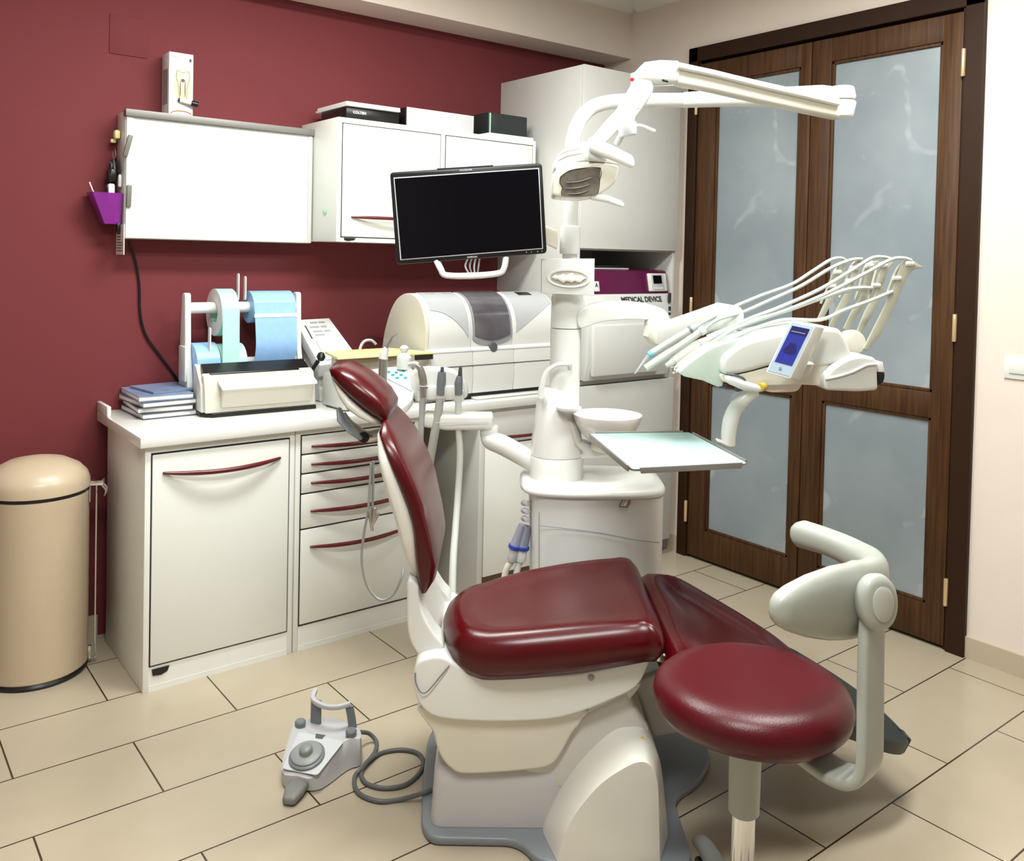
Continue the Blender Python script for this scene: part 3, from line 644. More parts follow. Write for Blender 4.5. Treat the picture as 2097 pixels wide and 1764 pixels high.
# slanted tabletop device
t = thing('tabletop_device', (1.77, 3.58, .9), 'white tabletop device with a slanted printed top, between pouch rack and washer', 'device')
A_, B_, C__, D_ = Vector((1.668, 3.715, 1.243)), Vector((1.835, 3.715, 1.247)), Vector((1.868, 3.47, 1.075)), Vector((1.672, 3.47, 1.065))
ob('body', prism(NB(), [A_, B_, C__, D_], (0, .012, -.055), .006), WHT2, t)
ob('foot', prism(NB(), [(1.69, 3.72, .902), (1.69, 3.72, 1.17), (1.69, 3.52, 1.05), (1.69, 3.50, .902)], (.13, 0, 0), .006), WHT2, t)
n_ = (B_-A_).cross(D_-A_).normalized(); n_ = n_ if n_.z > 0 else -n_
ux = (B_-A_).normalized(); uy = (A_-D_).normalized()
def onf(u_, v_, h=.0012): return A_.lerp(B_, u_).lerp(D_.lerp(C__, u_), v_) + n_*h
for i, (v_, w__, u_) in enumerate([(.10, .035, .45), (.10, .03, .68), (.20, .045, .40), (.30, .045, .42), (.20, .03, .66), (.30, .03, .68), (.38, .045, .42)]):
    ob('printed_block', hull_box(NB(), onf(u_, v_), ux, uy, n_, (w__, .012, .0012)), GREYPRINT, t)
ob('red_print', hull_box(NB(), onf(.17, .30), ux, uy, n_, (.006, .09, .0012)), INK, t)
ob('lid_panel', hull_box(NB(), onf(.55, .72, .004), ux, uy, n_, (.13, .13, .008), .003), WHT, t)
tag(ob('power_lead', tube(NB(), [(1.86, 3.70, 1.12), (1.90, 3.72, 1.10), (1.945, 3.70, 1.03), (1.96, 3.66, .95), (1.95, 3.62, .912)], .006, 8), BLACK), 'black lead looping behind the slanted white device', 'lead')
tag(ob('white_hose', tube(NB(), [(2.049, 3.66, 1.12), (2.02, 3.66, 1.14), (1.98, 3.66, 1.13), (1.96, 3.66, 1.07), (1.96, 3.66, .93)], .007, 8), WHT2), 'thin white hose curving out of the left end of the washer', 'hose')

# small appliance with yellow tray and bottle
t = thing('small_appliance', (1.83, 3.3, .9), 'white low appliance under the yellow tray, behind the headrest', 'appliance')
ob('housing', boxx(NB(), 1.66, 1.955, 3.225, 3.43, .902, 1.045, .02), WHT2, t)
ob('dark_opening', boxx(NB(), 1.845, 1.87, 3.220, 3.226, 1.01, 1.045), BLACK, t)
t = thing('yellow_tray', (1.84, 3.3, 1.06), 'pale yellow tray with dark brown front edge, in front of the washer end', 'tray')
yl, yr = U(690, 740, y=3.19).x, U(886, 740, y=3.19).x; yz = U(760, 733, y=3.19).z
ob('tray_plate', prism(NB(), [(yl, 3.185, yz), (yr, 3.185, yz), (yr, 3.202, yz), (2.045, 3.202, yz), (1.97, 3.40, yz), (yl+.05, 3.40, yz)], (0, 0, .012), .003), YELL, t)
ob('brown_edge', prism(NB(), [(yl, 3.19, yz-.001), (1.91, 3.19, yz-.001), (1.92, 3.19, yz-.006), (1.85, 3.19, yz-.020), (yl+.01, 3.19, yz-.016)], (0, .02, 0), .001), BROWN, t)
ob('dark_end', boxx(NB(), yr-.085, yr, 3.187, 3.199, yz-.022, yz-.001), BLACK, t)
ob('tray_support', boxx(NB(), 1.69, 1.93, 3.23, 3.40, 1.045, yz-.0005, .004), CREAM, t)
bx = U(822, 740, y=3.13)
bt = U(826, 705, y=3.16).z; bb = U(826, 757, y=3.16).z
bxx = U(826, 757, y=3.16).x
t = thing('small_bottle', (bxx, 3.16, bb), 'squat white bottle with round knob cap standing by the yellow tray', 'bottle')
# (placed with the assistant unit below)
BOT = (t, bxx, bt, bb)

# instrument washer
t = thing('instrument_washer', (2.42, 3.4, .9), 'large white instrument machine with rounded top and smoked window on the worktop', 'washer')
WP = [(3.60, .93), (3.60, 1.12), (3.56, 1.24), (3.50, 1.325), (3.43, 1.365), (3.36, 1.372), (3.29, 1.345), (3.245, 1.285), (3.228, 1.21), (3.232, 1.135)]
up = smooth_path([(0, a, b) for a, b in WP], 4)
base_p = [Vector((0, 3.216, 1.125)), Vector((0, 3.206, 1.0)), Vector((0, 3.215, .93))]
full = [Vector((0, 3.60, .93))]+[p for p in up[1:]]+base_p
def washer_section(name, x0, x1, m=WHT2, parent=None, bev=.004):
    return ob(name, prism(NB(), [Vector((x0, p.y, p.z)) for p in full], (x1-x0, 0, 0), bev), m, parent or t, ang=25)
washer_section('left_end', 2.05, 2.068, CREAM); washer_section('left_body', 2.0685, 2.292, WHT2); washer_section('middle_body', 2.2935, 2.525, WHT2); washer_section('right_body', 2.5265, 2.80, WHT2)
ob('base_plate', boxx(NB(), 2.06, 2.79, 3.235, 3.58, .902, .93), BLACK, t)  # black block paints the shaded gap under the machine
ob('drip_sill', boxx(NB(), 2.30, 2.79, 3.19, 3.24, .9015, .912, .003), WHT, t)
# path over the front: index from crown to belly
front = [p for p in up if True]
i0 = min(range(len(front)), key=lambda i: abs(front[i].y-3.40) + (0 if front[i].z > 1.3 else 9))
arc = front[i0:]
def arc_pt(f, off):
    k = f*(len(arc)-1); i = min(int(k), len(arc)-2); p = arc[i].lerp(arc[i+1], k-i); d = (arc[i+1]-arc[i]).normalized(); n = Vector((0, -d.z, d.y)); n = n if n.y < 0 or n.z > 0 else -n
    if n.dot(Vector((0, -1, .6))) < 0: n = -n
    return p+n*off
def patch(name, x0, x1, f0, f1fun, m, off=.003, nx=14, nf=10, parent=None):
    bm = NB(); g1, g2 = [], []
    for i in range(nx+1):
        u_ = i/nx; x = x0+(x1-x0)*u_; a, b = [], []
        for j in range(nf+1):
            f = f0+(f1fun(u_)-f0)*j/nf
            p = arc_pt(f, off); q = arc_pt(f, -.002)
            a.append(bm.verts.new((x, p.y, p.z))); b.append(bm.verts.new((x, q.y, q.z)))
        g1.append(a); g2.append(b)
    for i in range(nx):
        for j in range(nf):
            bm.faces.new((g1[i][j], g1[i+1][j], g1[i+1][j+1], g1[i][j+1])); bm.faces.new((g2[i][j], g2[i][j+1], g2[i+1][j+1], g2[i+1][j]))
        bm.faces.new((g1[i][0], g2[i][0], g2[i+1][0], g1[i+1][0])); bm.faces.new((g1[i][nf], g1[i+1][nf], g2[i+1][nf], g2[i][nf]))
    for j in range(nf):
        bm.faces.new((g1[0][j], g1[0][j+1], g2[0][j+1], g2[0][j])); bm.faces.new((g1[nx][j], g2[nx][j], g2[nx][j+1], g1[nx][j+1]))
    return ob(name, bm, m, parent or t, ang=50)
GP = mat('washer_grey_panel', (.46, .47, .49), .35)
patch('left_grey_panel', 2.088, 2.276, .06, lambda u_: .50+.36*(u_**2), GP)
patch('right_grey_panel', 2.548, 2.79, .06, lambda u_: .82-.40*u_, GP)
wf = patch('window_frame', 2.298, 2.520, .02, lambda u_: .88+.10*math.sin(math.pi*u_)**.7, mat('clear_grey_frame', (.30, .31, .33), .2), .004)
patch('window', 2.310, 2.508, .05, lambda u_: .84+.06*math.sin(math.pi*u_), SMOKE, .007, parent=wf)
bm = NB(); p = arc_pt(1.0, .008); lathe(bm, [(.001, 0), (.022, 0), (.024, .004), (.02, .010), (.001, .011)], (2.41, p.y, p.z-.004), (0, -1, .1)); ob('window_knob', bm, DGREY, wf)
patch('display', 2.625, 2.705, .14, lambda u_: .25, BLACK, .005, nx=2, nf=3)
for x0, x1 in ((2.120, 2.165), (2.205, 2.255)): patch('small_lettering', x0, x1, .15, lambda u_: .175, GREYPRINT, .0045, nx=6, nf=1)
for z in (1.118,): ob('seam', boxx(NB(), 2.07, 2.80, 3.2145, 3.2175, z-.0015, z+.0015), GREYPRINT, t, smooth=False)
for z in (1.055,): ob('seam', boxx(NB(), 2.07, 2.80, 3.2085, 3.2125, z-.0015, z+.0015), INK, t, smooth=False)

# black cable on the wall
tag(ob('wall_cable', tube(NB(), [U(263, 495, y=3.735), U(276, 530, y=3.742), U(285, 580, y=3.742), U(287, 640, y=3.742), U(298, 685, y=3.742), U(325, 725, y=3.742), U(358, 770, y=3.742), U(372, 800, y=3.742)], .0048, 8), BLACK), 'black cable running down the burgundy wall below the light box', 'cable')

# pedal bin
BC = Vector((.612, 3.563, 0)); BR = .172
t = thing('pedal_bin', BC, 'almond coloured round pedal bin with domed lid at the left edge of the room', 'bin')
ob('body', lathe(NB(), [(BR-.006, .018), (BR, .024), (BR, .655), (BR-.003, .658)], BC, seg=56), BINM, t)
ob('base_ring', lathe(NB(), [(BR-.012, .001), (BR-.001, .002), (BR+.001, .010), (BR-.004, .018)], BC, seg=56), BLACK, t)
ob('rim_band', lathe(NB(), [(BR-.004, .657), (BR+.0005, .658), (BR+.0005, .667), (BR-.004, .668)], BC, seg=56), BLACK, t)
ob('lid', lathe(NB(), [(BR-.002, .667), (BR+.003, .670), (BR+.002, .700), (BR-.006, .722), (BR-.030, .748), (BR-.075, .772), (BR-.13, .784), (.001, .787)], BC, seg=56), BINM, t)
hx = Vector((math.cos(math.radians(-18)), math.sin(math.radians(-18)), 0)); hy = Vector((-hx.y, hx.x, 0))
hb = BC + hx*(BR+.022) + ZZ*.680
lf = ob('hinge_bracket', hull_box(NB(), hb, hx, hy, ZZ, (.055, .05, .018), .003), CHROME, t)
ob('carry_handle', tube(NB(), [hb+hx*.02+hy*.018+ZZ*-.008, hb+hx*.035+hy*.018+ZZ*-.03, hb+hx*.028+hy*.0+ZZ*-.055, hb+hx*.035-hy*.018+ZZ*-.03, hb+hx*.02-hy*.018+ZZ*-.008], .0035, 8), CHROME, lf)
ob('back_plate', hull_box(NB(), BC+hx*(BR+.003)+ZZ*.640, hx, hy, ZZ, (.006, .04, .06), .002), STEEL, t)
ob('lift_rod', tube(NB(), [hb+hx*.002-ZZ*.01, BC+hx*(BR+.024)+ZZ*.5, BC+hx*(BR+.024)+ZZ*.09, BC+hx*(BR+.030)+ZZ*.03, BC+hx*(BR+.010)+ZZ*.022, BC+hx*(BR+.012)+ZZ*.012], .003, 8, 3), CHROME, t)
ob('rod_guide', box(NB(), BC+hx*(BR+.006)+ZZ*.045, (.014, .014, .05), .004), CHROME, t)
# ================================================================ DENTAL CHAIR  (frame K: a towards the feet, b away, z up)
chair = thing('dental_chair', CH, 'burgundy and white dental chair with upright backrest, in the middle of the room', 'dental chair')
def PV(lst, b): return [V(x, y, b) for x, y in lst]
def side_prism(lst, b0, b1, bev, seg=4, sm=0, rr=0):
    pts = PV(lst, b0)
    if sm: pts = closed_smooth(pts, sm)
    if rr: pts = rounded(pts, rr, 5)
    return prism(NB(), pts, CW*(b1-b0), bev, seg)
# base plate
bp = [(-.475, .22), (-.472, 0), (-.458, -.20), (-.43, -.255), (-.20, -.258), (-.15, -.34), (.21, -.365), (.245, -.33), (.245, -.07), (.33, .0), (.40, .12), (.41, .24), (.34, .40), (.2, .50), (-.2, .50), (-.43, .42)]
pts = rounded([K(a, b, .001) for a, b in bp], .05, 6)
ob('base_plate', prism(NB(), pts, ZZ*.024, .008, 3), mat('slate_grey_base', (.20, .22, .24), .4), chair)
# translucent lower base cover
def kbox(a0, a1, b0, b1, z0, z1, r, taper=0, bev=.01):
    st = []
    for k in range(5):
        f = k/4; z = z0+(z1-z0)*f; t_ = taper*f
        st.append(rounded([K(a0+t_, b0+t_, z), K(a1-t_, b0+t_, z), K(a1-t_, b1-t_, z), K(a0+t_, b1-t_, z)], r, 6))
    c = sum(st[-1], Vector())/len(st[-1])
    st.append([p+(c-p).normalized()*bev*.5+ZZ*bev*.7 for p in st[-1]]); st.append([p+(c-p).normalized()*bev*.9+ZZ*bev*.3 for p in st[-1]])
    return rings(NB(), st)
ob('base_cover', kbox(-.435, -.07, -.215, .25, .026, .165, .04, .008, .02), mat('pale_lavender_grey_cover', (.50, .48, .49), .3, coat=.2), chair)
# motor hood in front
HB0, HB1 = -.322, -.03
hood = [(1112, 1728), (1118, 1700), (1140, 1652), (1180, 1585), (1225, 1535), (1262, 1512), (1295, 1503), (1325, 1510), (1346, 1532), (1360, 1575), (1368, 1640), (1374, 1752)]
h_in = [(1141, 1745), (1160, 1700), (1190, 1652), (1232, 1605), (1283, 1571), (1313, 1561), (1333, 1570), (1346, 1602), (1349, 1660), (1352, 1745)]
h_out = [(1112, 1722), (1122, 1690), (1150, 1630), (1195, 1568), (1255, 1512), (1300, 1501), (1330, 1512), (1352, 1560), (1362, 1640), (1368, 1735)]
def hood_ring(l_, b_, k=1.0, zt=0):
    P = PV(l_, b_); P[0] = K(toK(P[0])[0], b_, .026); P[-1] = K(toK(P[-1])[0], b_, .026)
    for i in (1, len(P)-2):
        if P[i].z < .05: P[i].z = .06
    return smooth_path(P, 4)
r0 = hood_ring(h_in, -.345); r1 = hood_ring(h_out, -.235)
rmid = [p.lerp(q, .62)+ZZ*.006*(p.z > .06) for p, q in zip(r0, r1)]; rm2 = [p.lerp(q, .85)+ZZ*.005*(p.z > .06) for p, q in zip(r0, r1)]
cc0 = K(toK(r0[0].lerp(r0[-1], .5))[0], -.347, .026)
rf = [p.lerp(cc0, .04) for p in r0]; rf = [Vector((p.x, p.y, max(p.z, .026))) for p in rf]
r2 = [p+CW*.12 for p in r1]; r3 = [p.lerp(K(.08, -.09, .026), .12)+CW*.03 for p in r2]; r3 = [Vector((p.x, p.y, max(p.z, .026))) for p in r3]
hd = ob('motor_hood', rings(NB(), [rf, r0, rmid, rm2, r1, r2, r3]), SHELL, chair, ang=45)
cpt = V(1315, 1508, HB0+.03)
n0 = (CU*.35+ZZ*.75-CW*.2).normalized()
ws = ob('warning_sticker', prism(NB(), [V(1303, 1522, -.272), V(1328, 1525, -.272), V(1315, 1508, -.258)], n0*.002, 0), mat('amber_sticker', (.55, .35, .04), .5), hd)
# rear white column foot and the connecting arm
ob('link_arm', side_prism([(1050, 1575), (1160, 1480), (1285, 1415), (1330, 1500), (1240, 1650), (1140, 1620)], -.205, .12, .02), mat('warm_grey_cover', (.58, .56, .53), .35), chair)
cf = [(1288, 1395), (1400, 1360), (1425, 1440), (1440, 1500), (1335, 1516), (1312, 1450)]
ob('column_foot', prism(NB(), [V(x, y, .06) for x, y in cf], CW*.30, .02, 4), SHELL, chair)
ob('foot_seam', tube(NB(), [V(1288, 1400, .055), V(1312, 1452, .055), V(1335, 1514, .055)], .004, 8), BLACK, chair)
# seat carrier shells
up_sh = [(848, 1372), (862, 1352), (905, 1345), (940, 1365), (1000, 1380), (1150, 1382), (1250, 1366), (1326, 1345), (1324, 1372), (1302, 1410), (1250, 1436), (1190, 1460), (1120, 1476), (1000, 1480), (900, 1472), (862, 1448), (848, 1412)]
ob('seat_carrier', side_prism(up_sh, -.245, .21, .045, 6, sm=3), WHT, chair, ang=60)
lo_sh = [(872, 1440), (1180, 1450), (1192, 1476), (1172, 1505), (1150, 1545), (1128, 1570), (1080, 1580), (960, 1588), (925, 1578), (900, 1548), (886, 1500)]
ob('lower_shell', side_prism(lo_sh, -.225, .19, .05, 6, sm=3), mat('ivory_translucent_shell', (.66, .63, .54), .3, coat=.2), chair, ang=60)
lo2 = [(1180, 1470), (1215, 1440), (1300, 1405), (1312, 1400), (1296, 1425), (1255, 1460), (1215, 1482)]
ob('shell_rib', side_prism(lo2, -.20, .15, .02, 4, sm=3), mat('ivory_shell_rib', (.62, .59, .50), .35), chair, ang=60)
ob('carrier_screw', cyl(NB(), V(1210, 1388, -.243), V(1210, 1388, -.249), .009, bev=.001), GREYL, chair)
bm = NB(); tube(bm, [V(850, 1378, -.247), V(852, 1400, -.251), V(862, 1418, -.253), V(876, 1416, -.254), V(905, 1382, -.252), V(920, 1364, -.248)], .0018, 6); ob('carrier_seam', bm, GREYP, chair)
# seat cushion
def seat_z(a): return .487 + .115*(max(-.30, a)+.10)*.9 + (.12*max(0, -.30-a) if a < -.3 else 0)
so = [(.168, -.262), (.176, 0), (.175, .245), (.12, .272), (.0, .27), (-.14, .245), (-.27, .19), (-.37, .10), (-.415, -.03), (-.400, -.175), (-.345, -.255), (-.22, -.285), (.0, -.285), (.12, -.282)]
so = [(p.x, p.y) for p in closed_smooth([Vector((a, b, 0)) for a, b in so], 6)]
def seat_map(a, b, h):
    lift = .022*max(0, min(1, (a+.05)/.2))*max(0, min(1, (.05-h)/.06))
    return K(a, b-.01, seat_z(a)+h+lift-.004*max(0, min(1, (a+.05)/.2)))
bm = pillow(NB(), so, seat_map, [(.05, -.022), (.018, -.018), (.002, .008), (.0, .045), (.010, .072), (.030, .092), (.055, .101)], dish=lambda k: -.012*min(1, k*3), inner=7)
ob('seat_cushion', bm, RED, chair, ang=60)
# leg rest: inclined plane
L0, L1 = (.225, .560), (.905, .205)
ldx, ldz = L1[0]-L0[0], L1[1]-L0[1]; LL = math.hypot(ldx, ldz); ldx /= LL; ldz /= LL
def leg_map(s, b, h):
    lift = -.03*math.exp(-((s)/.05)**2)
    return K(L0[0]+ldx*s - ldz*(h+lift), b, L0[1]+ldz*s + ldx*(h+lift))
lo = [(-.02, -.30), (-.03, 0), (-.02, .25), (.05, .272), (.25, .255), (.36, .225), (.45, .17), (.52, .02), (.51, -.12), (.42, -.215), (.25, -.275), (.05, -.31)]
lo = [(p.x, p.y) for p in closed_smooth([Vector((a, b, 0)) for a, b in lo], 6)]
bm = pillow(NB(), lo, leg_map, [(.03, -.085), (.008, -.075), (.0, -.05), (.002, -.012), (.016, .012), (.038, .022), (.06, .020)], dish=lambda k: -.028*min(1, k*4), inner=7)
ob('leg_rest_cushion', bm, RED, chair, ang=60)
mo = [(.28, -.235), (.28, .255), (.52, .240), (.68, .195), (.76, .11), (.79, -.02), (.75, -.11), (.60, -.19)]
mo = [(p.x, p.y) for p in closed_smooth([Vector((a, b, 0)) for a, b in mo], 6)]
def mat_map(s, b, h): return leg_map(s, b, h-.045*max(0, min(1, (.50-s)/.12)))
bm = pillow(NB(), mo, mat_map, [(.012, -.045), (.0, -.041), (.0, -.010), (.006, -.004)], dish=lambda k: -.03*min(1, k*3), inner=4)
ob('foot_mat', bm, MAT_BLK, chair, ang=40)
ob('foot_end_clip', hull_box(NB(), leg_map(.79, -.02, -.03), (ldx*CU+ZZ*ldz), CW, (ldx*ZZ-CU*ldz), (.03, .05, .05), .006), BLACK, chair)
bm = prism(NB(), [K(.19, -.17, .46), K(.30, -.17, .43), K(.55, -.17, .30), K(.58, -.17, .33), K(.28, -.17, .50)], CW*.32, .01); ob('leg_rest_frame', bm, GREYL, chair)
ob('hinge_bolt', lathe(NB(), [(.001, 0), (.012, 0), (.014, .004), (.01, .010), (.001, .011)], V(1350, 1345, -.24), -CW), CHROME, chair)
ob('hinge_plate', hull_box(NB(), K(.19, -.14, .49), CU, CW, ZZ, (.05, .16, .07), .01), WHT2, chair)

# backrest: stations from bottom to top, traced on the near edge (b = -.24)
R_ = [(858, 1225), (848, 1183), (843, 1130), (840, 1079), (832, 1045), (821, 1017), (808, 985), (794, 956), (779, 922), (767, 893), (772, 880)]
F_ = [(874, 1222), (889, 1203), (896, 1168), (888, 1120), (881, 1087), (871, 1040), (860, 1010), (848, 982), (830, 945), (812, 915), (786, 878)]
BN = -.225
st = []
nR = len(R_)
Wd = [.195, .208, .222, .226, .228, .23, .23, .228, .215, .19, .14]
bc = [0]*nR
for i, (r_, f_) in enumerate(zip(R_, F_)):
    kr, kf = toK(V(*r_, BN)), toK(V(*f_, BN)); 
    c = K((kr[0]+kf[0])/2, -.005, (kr[2]+kf[2])/2); A = (K(kf[0], 0, kf[2])-K(kr[0], 0, kr[2]))/2
    st.append((c, A, CW*(Wd[i]), 4.6))
bm = sloft(NB(), st, seg=48, round_ends=.012); back = ob('backrest_cushion', bm, RED, chair, ang=60)
# shell behind the cushion
SL = [(833, 1235), (833, 1200), (824, 1160), (812, 1118), (803, 1085), (794, 1050), (782, 1010), (772, 972), (765, 940), (761, 905)]
SR_ = [(860, 1228), (852, 1195), (845, 1150), (842, 1100), (838, 1075), (828, 1040), (812, 1000), (798, 965), (783, 932), (770, 898)]
st = []
Ws = [.10, .15, .19, .205, .21, .215, .215, .21, .195, .15]
for i, (r_, f_) in enumerate(zip(SL, SR_)):
    kr, kf = toK(V(*r_, BN-.005)), toK(V(*f_, BN-.005)); f2 = .018
    c = K((kr[0]+kf[0]+f2)/2, -.005, (kr[2]+kf[2])/2); A = (K(kf[0]+f2, 0, kf[2])-K(kr[0], 0, kr[2]))/2
    st.append((c, A, CW*(Ws[i]+.012), 3.6))
ob('backrest_shell', sloft(NB(), st, seg=48, round_ends=.01), SHELL, chair, ang=60)
# curved support arm from the shell down to the carrier
sa = [V(842, 1195, -.12), V(846, 1240, -.12), V(850, 1290, -.12), V(866, 1330, -.12), V(893, 1362, -.12)]
for bb_, nm in ((-.20, 'support_arm'), (.12, 'support_arm')):
    PL = [(835, 1190), (833, 1250), (836, 1298), (849, 1332), (882, 1372), (899, 1368), (910, 1345), (906, 1320), (888, 1298), (868, 1262), (858, 1222), (856, 1200)]
    pts = [K(toK(V(x, y, -.20))[0], bb_, toK(V(x, y, -.20))[2]) for x, y in PL]
    ob(nm, prism(NB(), closed_smooth(pts, 4), CW*.08, .010, 4), WHT2, chair, ang=60)
ob('support_web', prism(NB(), [K(toK(V(x, y, -.20))[0]+.004, -.13, toK(V(x, y, -.20))[2]) for x, y in [(838, 1195), (838, 1290), (880, 1350), (895, 1330), (862, 1262), (856, 1200)]], CW*.26, .006), mat('warm_white_web', (.70, .68, .62), .4), chair)
# headrest
HB = -.125
hu = [(664, 763), (672, 752), (700, 753), (735, 770), (765, 792), (785, 812), (800, 838), (797, 858), (790, 868)]
hl = [(665, 770), (672, 786), (692, 806), (715, 828), (738, 846), (757, 859), (775, 868), (785, 872), (789, 870)]
st = []
Wh = [.055, .085, .115, .13, .135, .135, .125, .11, .09]
for i, (u_, l_) in enumerate(zip(hu, hl)):
    ku, kl = toK(V(*u_, HB)), toK(V(*l_, HB))
    # far upper edge sits a little higher in the picture: cushion is crowned, so keep the side lower than the crown
    c = K((ku[0]+kl[0])/2, -.0, (ku[2]+kl[2])/2); A = (K(ku[0], 0, ku[2])-K(kl[0], 0, kl[2]))/2
    st.append((c, A, CW*Wh[i], 2.6))
ob('headrest_cushion', sloft(NB(), st, seg=40, round_ends=.006), RED, chair, ang=60)
hs1 = [(668, 778), (690, 800), (712, 822), (735, 842), (757, 857), (776, 866)]
hs2 = [(672, 800), (686, 826), (704, 848), (728, 864), (752, 876), (772, 882)]
st = []
for i, (u_, l_) in enumerate(zip(hs1, hs2)):
    ku, kl = toK(V(*u_, HB)), toK(V(*l_, HB))
    c = K((ku[0]+kl[0])/2+.004, 0, (ku[2]+kl[2])/2+.006); A = (K(ku[0], 0, ku[2])-K(kl[0], 0, kl[2]))/2 * 1.15
    st.append((c, A, CW*[.075, .105, .12, .122, .118, .10][i], 3))
ob('headrest_shell', sloft(NB(), st, seg=40, round_ends=.006), SHELL, chair, ang=60)
ha = ob('headrest_bracket', tube(NB(), [V(700, 848, 0), V(712, 868, 0), V(726, 880, 0), V(745, 893, 0), V(768, 892, 0), V(800, 880, 0)], [.012, .016, .017, .018, .018, .014], 12), STEEL, chair)
ob('release_lever', sloft(NB(), [(V(694, 838, -.06), CU*.006, CW*.02, 2.5), (V(700, 860, -.07), CU*.011, CW*.035, 2.5), (V(722, 884, -.08), CU*.009, CW*.035, 2.5), (V(738, 898, -.08), CU*.005, CW*.02, 2.5)], seg=20, round_ends=.004), GREYP, ha)
ob('lever_rod', tube(NB(), [V(668, 832, -.03), V(695, 838, -.03)], .002, 8), BLACK, ha)
ob('pivot_knob', cyl(NB(), V(745, 896, -.05), V(742, 896, .04), .016, bev=.003), BLACK, ha)
# cord hook with the clips and the looping lead
t = thing('bib_chain', V(765, 940, -.26), 'grey bib chain with crocodile clips hanging behind the backrest', 'bib chain')
cc = [V(760, 950, -.262), V(757, 1000, -.262), V(754, 1045, -.262), V(745, 1095, -.262), V(741, 1150, -.262), V(752, 1200, -.262), V(778, 1229, -.262), V(805, 1218, -.262), V(822, 1185, -.262), V(826, 1165, -.250)]
ob('cord', tube(NB(), cc, .0035, 8, 6), mat('grey_cord_tube', (.26, .27, .27), .4), t)
ob('cord', tube(NB(), [V(764, 945, -.262), V(764, 1000, -.262), V(762, 1050, -.262)], .0035, 8), GREYP, t)
for (x0, y0, x1, y1) in ((757, 1045, 762, 1088), (768, 1040, 764, 1070), (775, 1050, 760, 1078)):
    ob('clip', cyl(NB(), V(x0, y0, -.266), V(x1, y1, -.266), .006, .004, bev=.0015), STEEL, t)
# white relief
# ================================================================ DENTAL UNIT
unit = thing('dental_unit', K(.07, .58, 0), 'white floor standing dental unit with spittoon bowl and column, behind the dental chair', 'dental unit')
def pK(p): return K(*p)
def planloft(levels, parent, name, m, seg=48, ang=60):
    """levels: (a_centre, b_centre, half a, half b, exponent, z)"""
    bm = rings(NB(), [sellipse(K(a, b, z), CU*ra, CW*rb, n, seg) for a, b, ra, rb, n, z in levels])
    return ob(name, bm, m, parent, ang=ang)
BA, BB = .075, .59
planloft([(BA+.012, BB, .215, .155, 5, .03), (BA+.01, BB, .220, .160, 5, .05), (BA+.005, BB, .228, .166, 5, .45), (BA, BB, .232, .17, 5, .735), (BA, BB, .226, .164, 5, .738)], unit, 'cabinet_body', WHT2)
planloft([(BA-.012, BB, .247, .178, 4, .738), (BA-.012, BB, .253, .184, 4, .744), (BA-.012, BB, .252, .183, 4, .756), (BA-.010, BB, .243, .174, 4, .768), (BA-.008, BB, .21, .15, 4, .772), (BA, BB, .05, .03, 3, .772)], unit, 'cabinet_top', WHT)
# front seams and badge
fr = BB-.171
ob('panel_seam', tube(NB(), [V(1104, 1050, fr-.002), V(1104, 1180, fr-.002)], .0012, 6), GREYP, unit)
ob('panel_seam', tube(NB(), [V(1105, 1077, fr-.003), V(1160, 1083, fr-.003), V(1230, 1092, fr-.003), V(1300, 1106, fr-.002), V(1350, 1112, fr+.012)], .0012, 6), GREYP, unit)
ub = ob('unit_badge', prism(NB(), [V(1268, 1039, fr-.004), V(1275, 1022, fr-.004), V(1291, 1022, fr-.004), V(1291, 1029, fr-.004), V(1286, 1040, fr-.004)], CW*.001, 0), GREYP, unit)
ob('badge_inlay', prism(NB(), [V(1271, 1037, fr-.0055), V(1277, 1024, fr-.0055), V(1289, 1024, fr-.0055), V(1284, 1037, fr-.0055)], CW*.001, 0), WHT2, ub)
ob('badge_digit', tube(NB(), [V(1275, 1036, fr-.0065), V(1280, 1025, fr-.0065)], .0012, 6), GREYP, ub)
ob('badge_digit', tube(NB(), [V(1282, 1026, fr-.0065), V(1287, 1027, fr-.0065), V(1285, 1032, fr-.0065), V(1283, 1036, fr-.0065)], .0012, 6), REDDOT, ub)
ob('hose_port', planloft([(0, 0, 1, 1, 2, 0)], None, 'x', WHT) and None, WHT, unit) if 0 else None
pp = V(1076, 1055, .53)
bm = NB(); 
for i in range(3): cyl(bm, V(1072, 1030+16*i, .54), V(1080, 1032+16*i, .48), .010, bev=.002)
ob('side_connector', bm, GREYL, unit)
# spittoon tower
SA, SB = -.062, .585
planloft([(SA, SB, .096, .096, 2.2, .765), (SA, SB, .096, .096, 2.2, .772), (SA, SB, .094, .094, 2.2, .845), (SA, SB, .092, .092, 2.2, .848)], unit, 'tower_collar', WHT2)
planloft([(SA, SB, .092, .092, 2.2, .850), (SA, SB, .090, .090, 2.2, .90), (SA-.002, SB, .080, .082, 2.2, .97), (SA-.010, SB, .064, .070, 2.2, 1.04), (SA-.020, SB, .048, .055, 2.2, 1.075), (SA-.022, SB, .030, .035, 2.2, 1.086)], unit, 'spittoon_tower', WHT)
bm = prism(NB(), PV([(1110, 905), (1150, 900), (1205, 908), (1270, 925), (1262, 935), (1200, 942), (1150, 944)], .54), CW*.07, .012, 4); ob('bowl_support', bm, WHT2, unit)
bwc = V(1247, 868, .50); bk = toK(bwc)
prof = [(.001, -.088), (.035, -.086), (.06, -.075), (.092, -.045), (.112, -.01), (.120, .012), (.121, .020), (.115, .020), (.105, .0), (.085, -.030), (.05, -.055), (.001, -.062)]
ob('spittoon_bowl', lathe(NB(), prof, K(.108, .53, .985), seg=56), mat('white_ceramic', (.86, .86, .84), .1, coat=.5), unit)
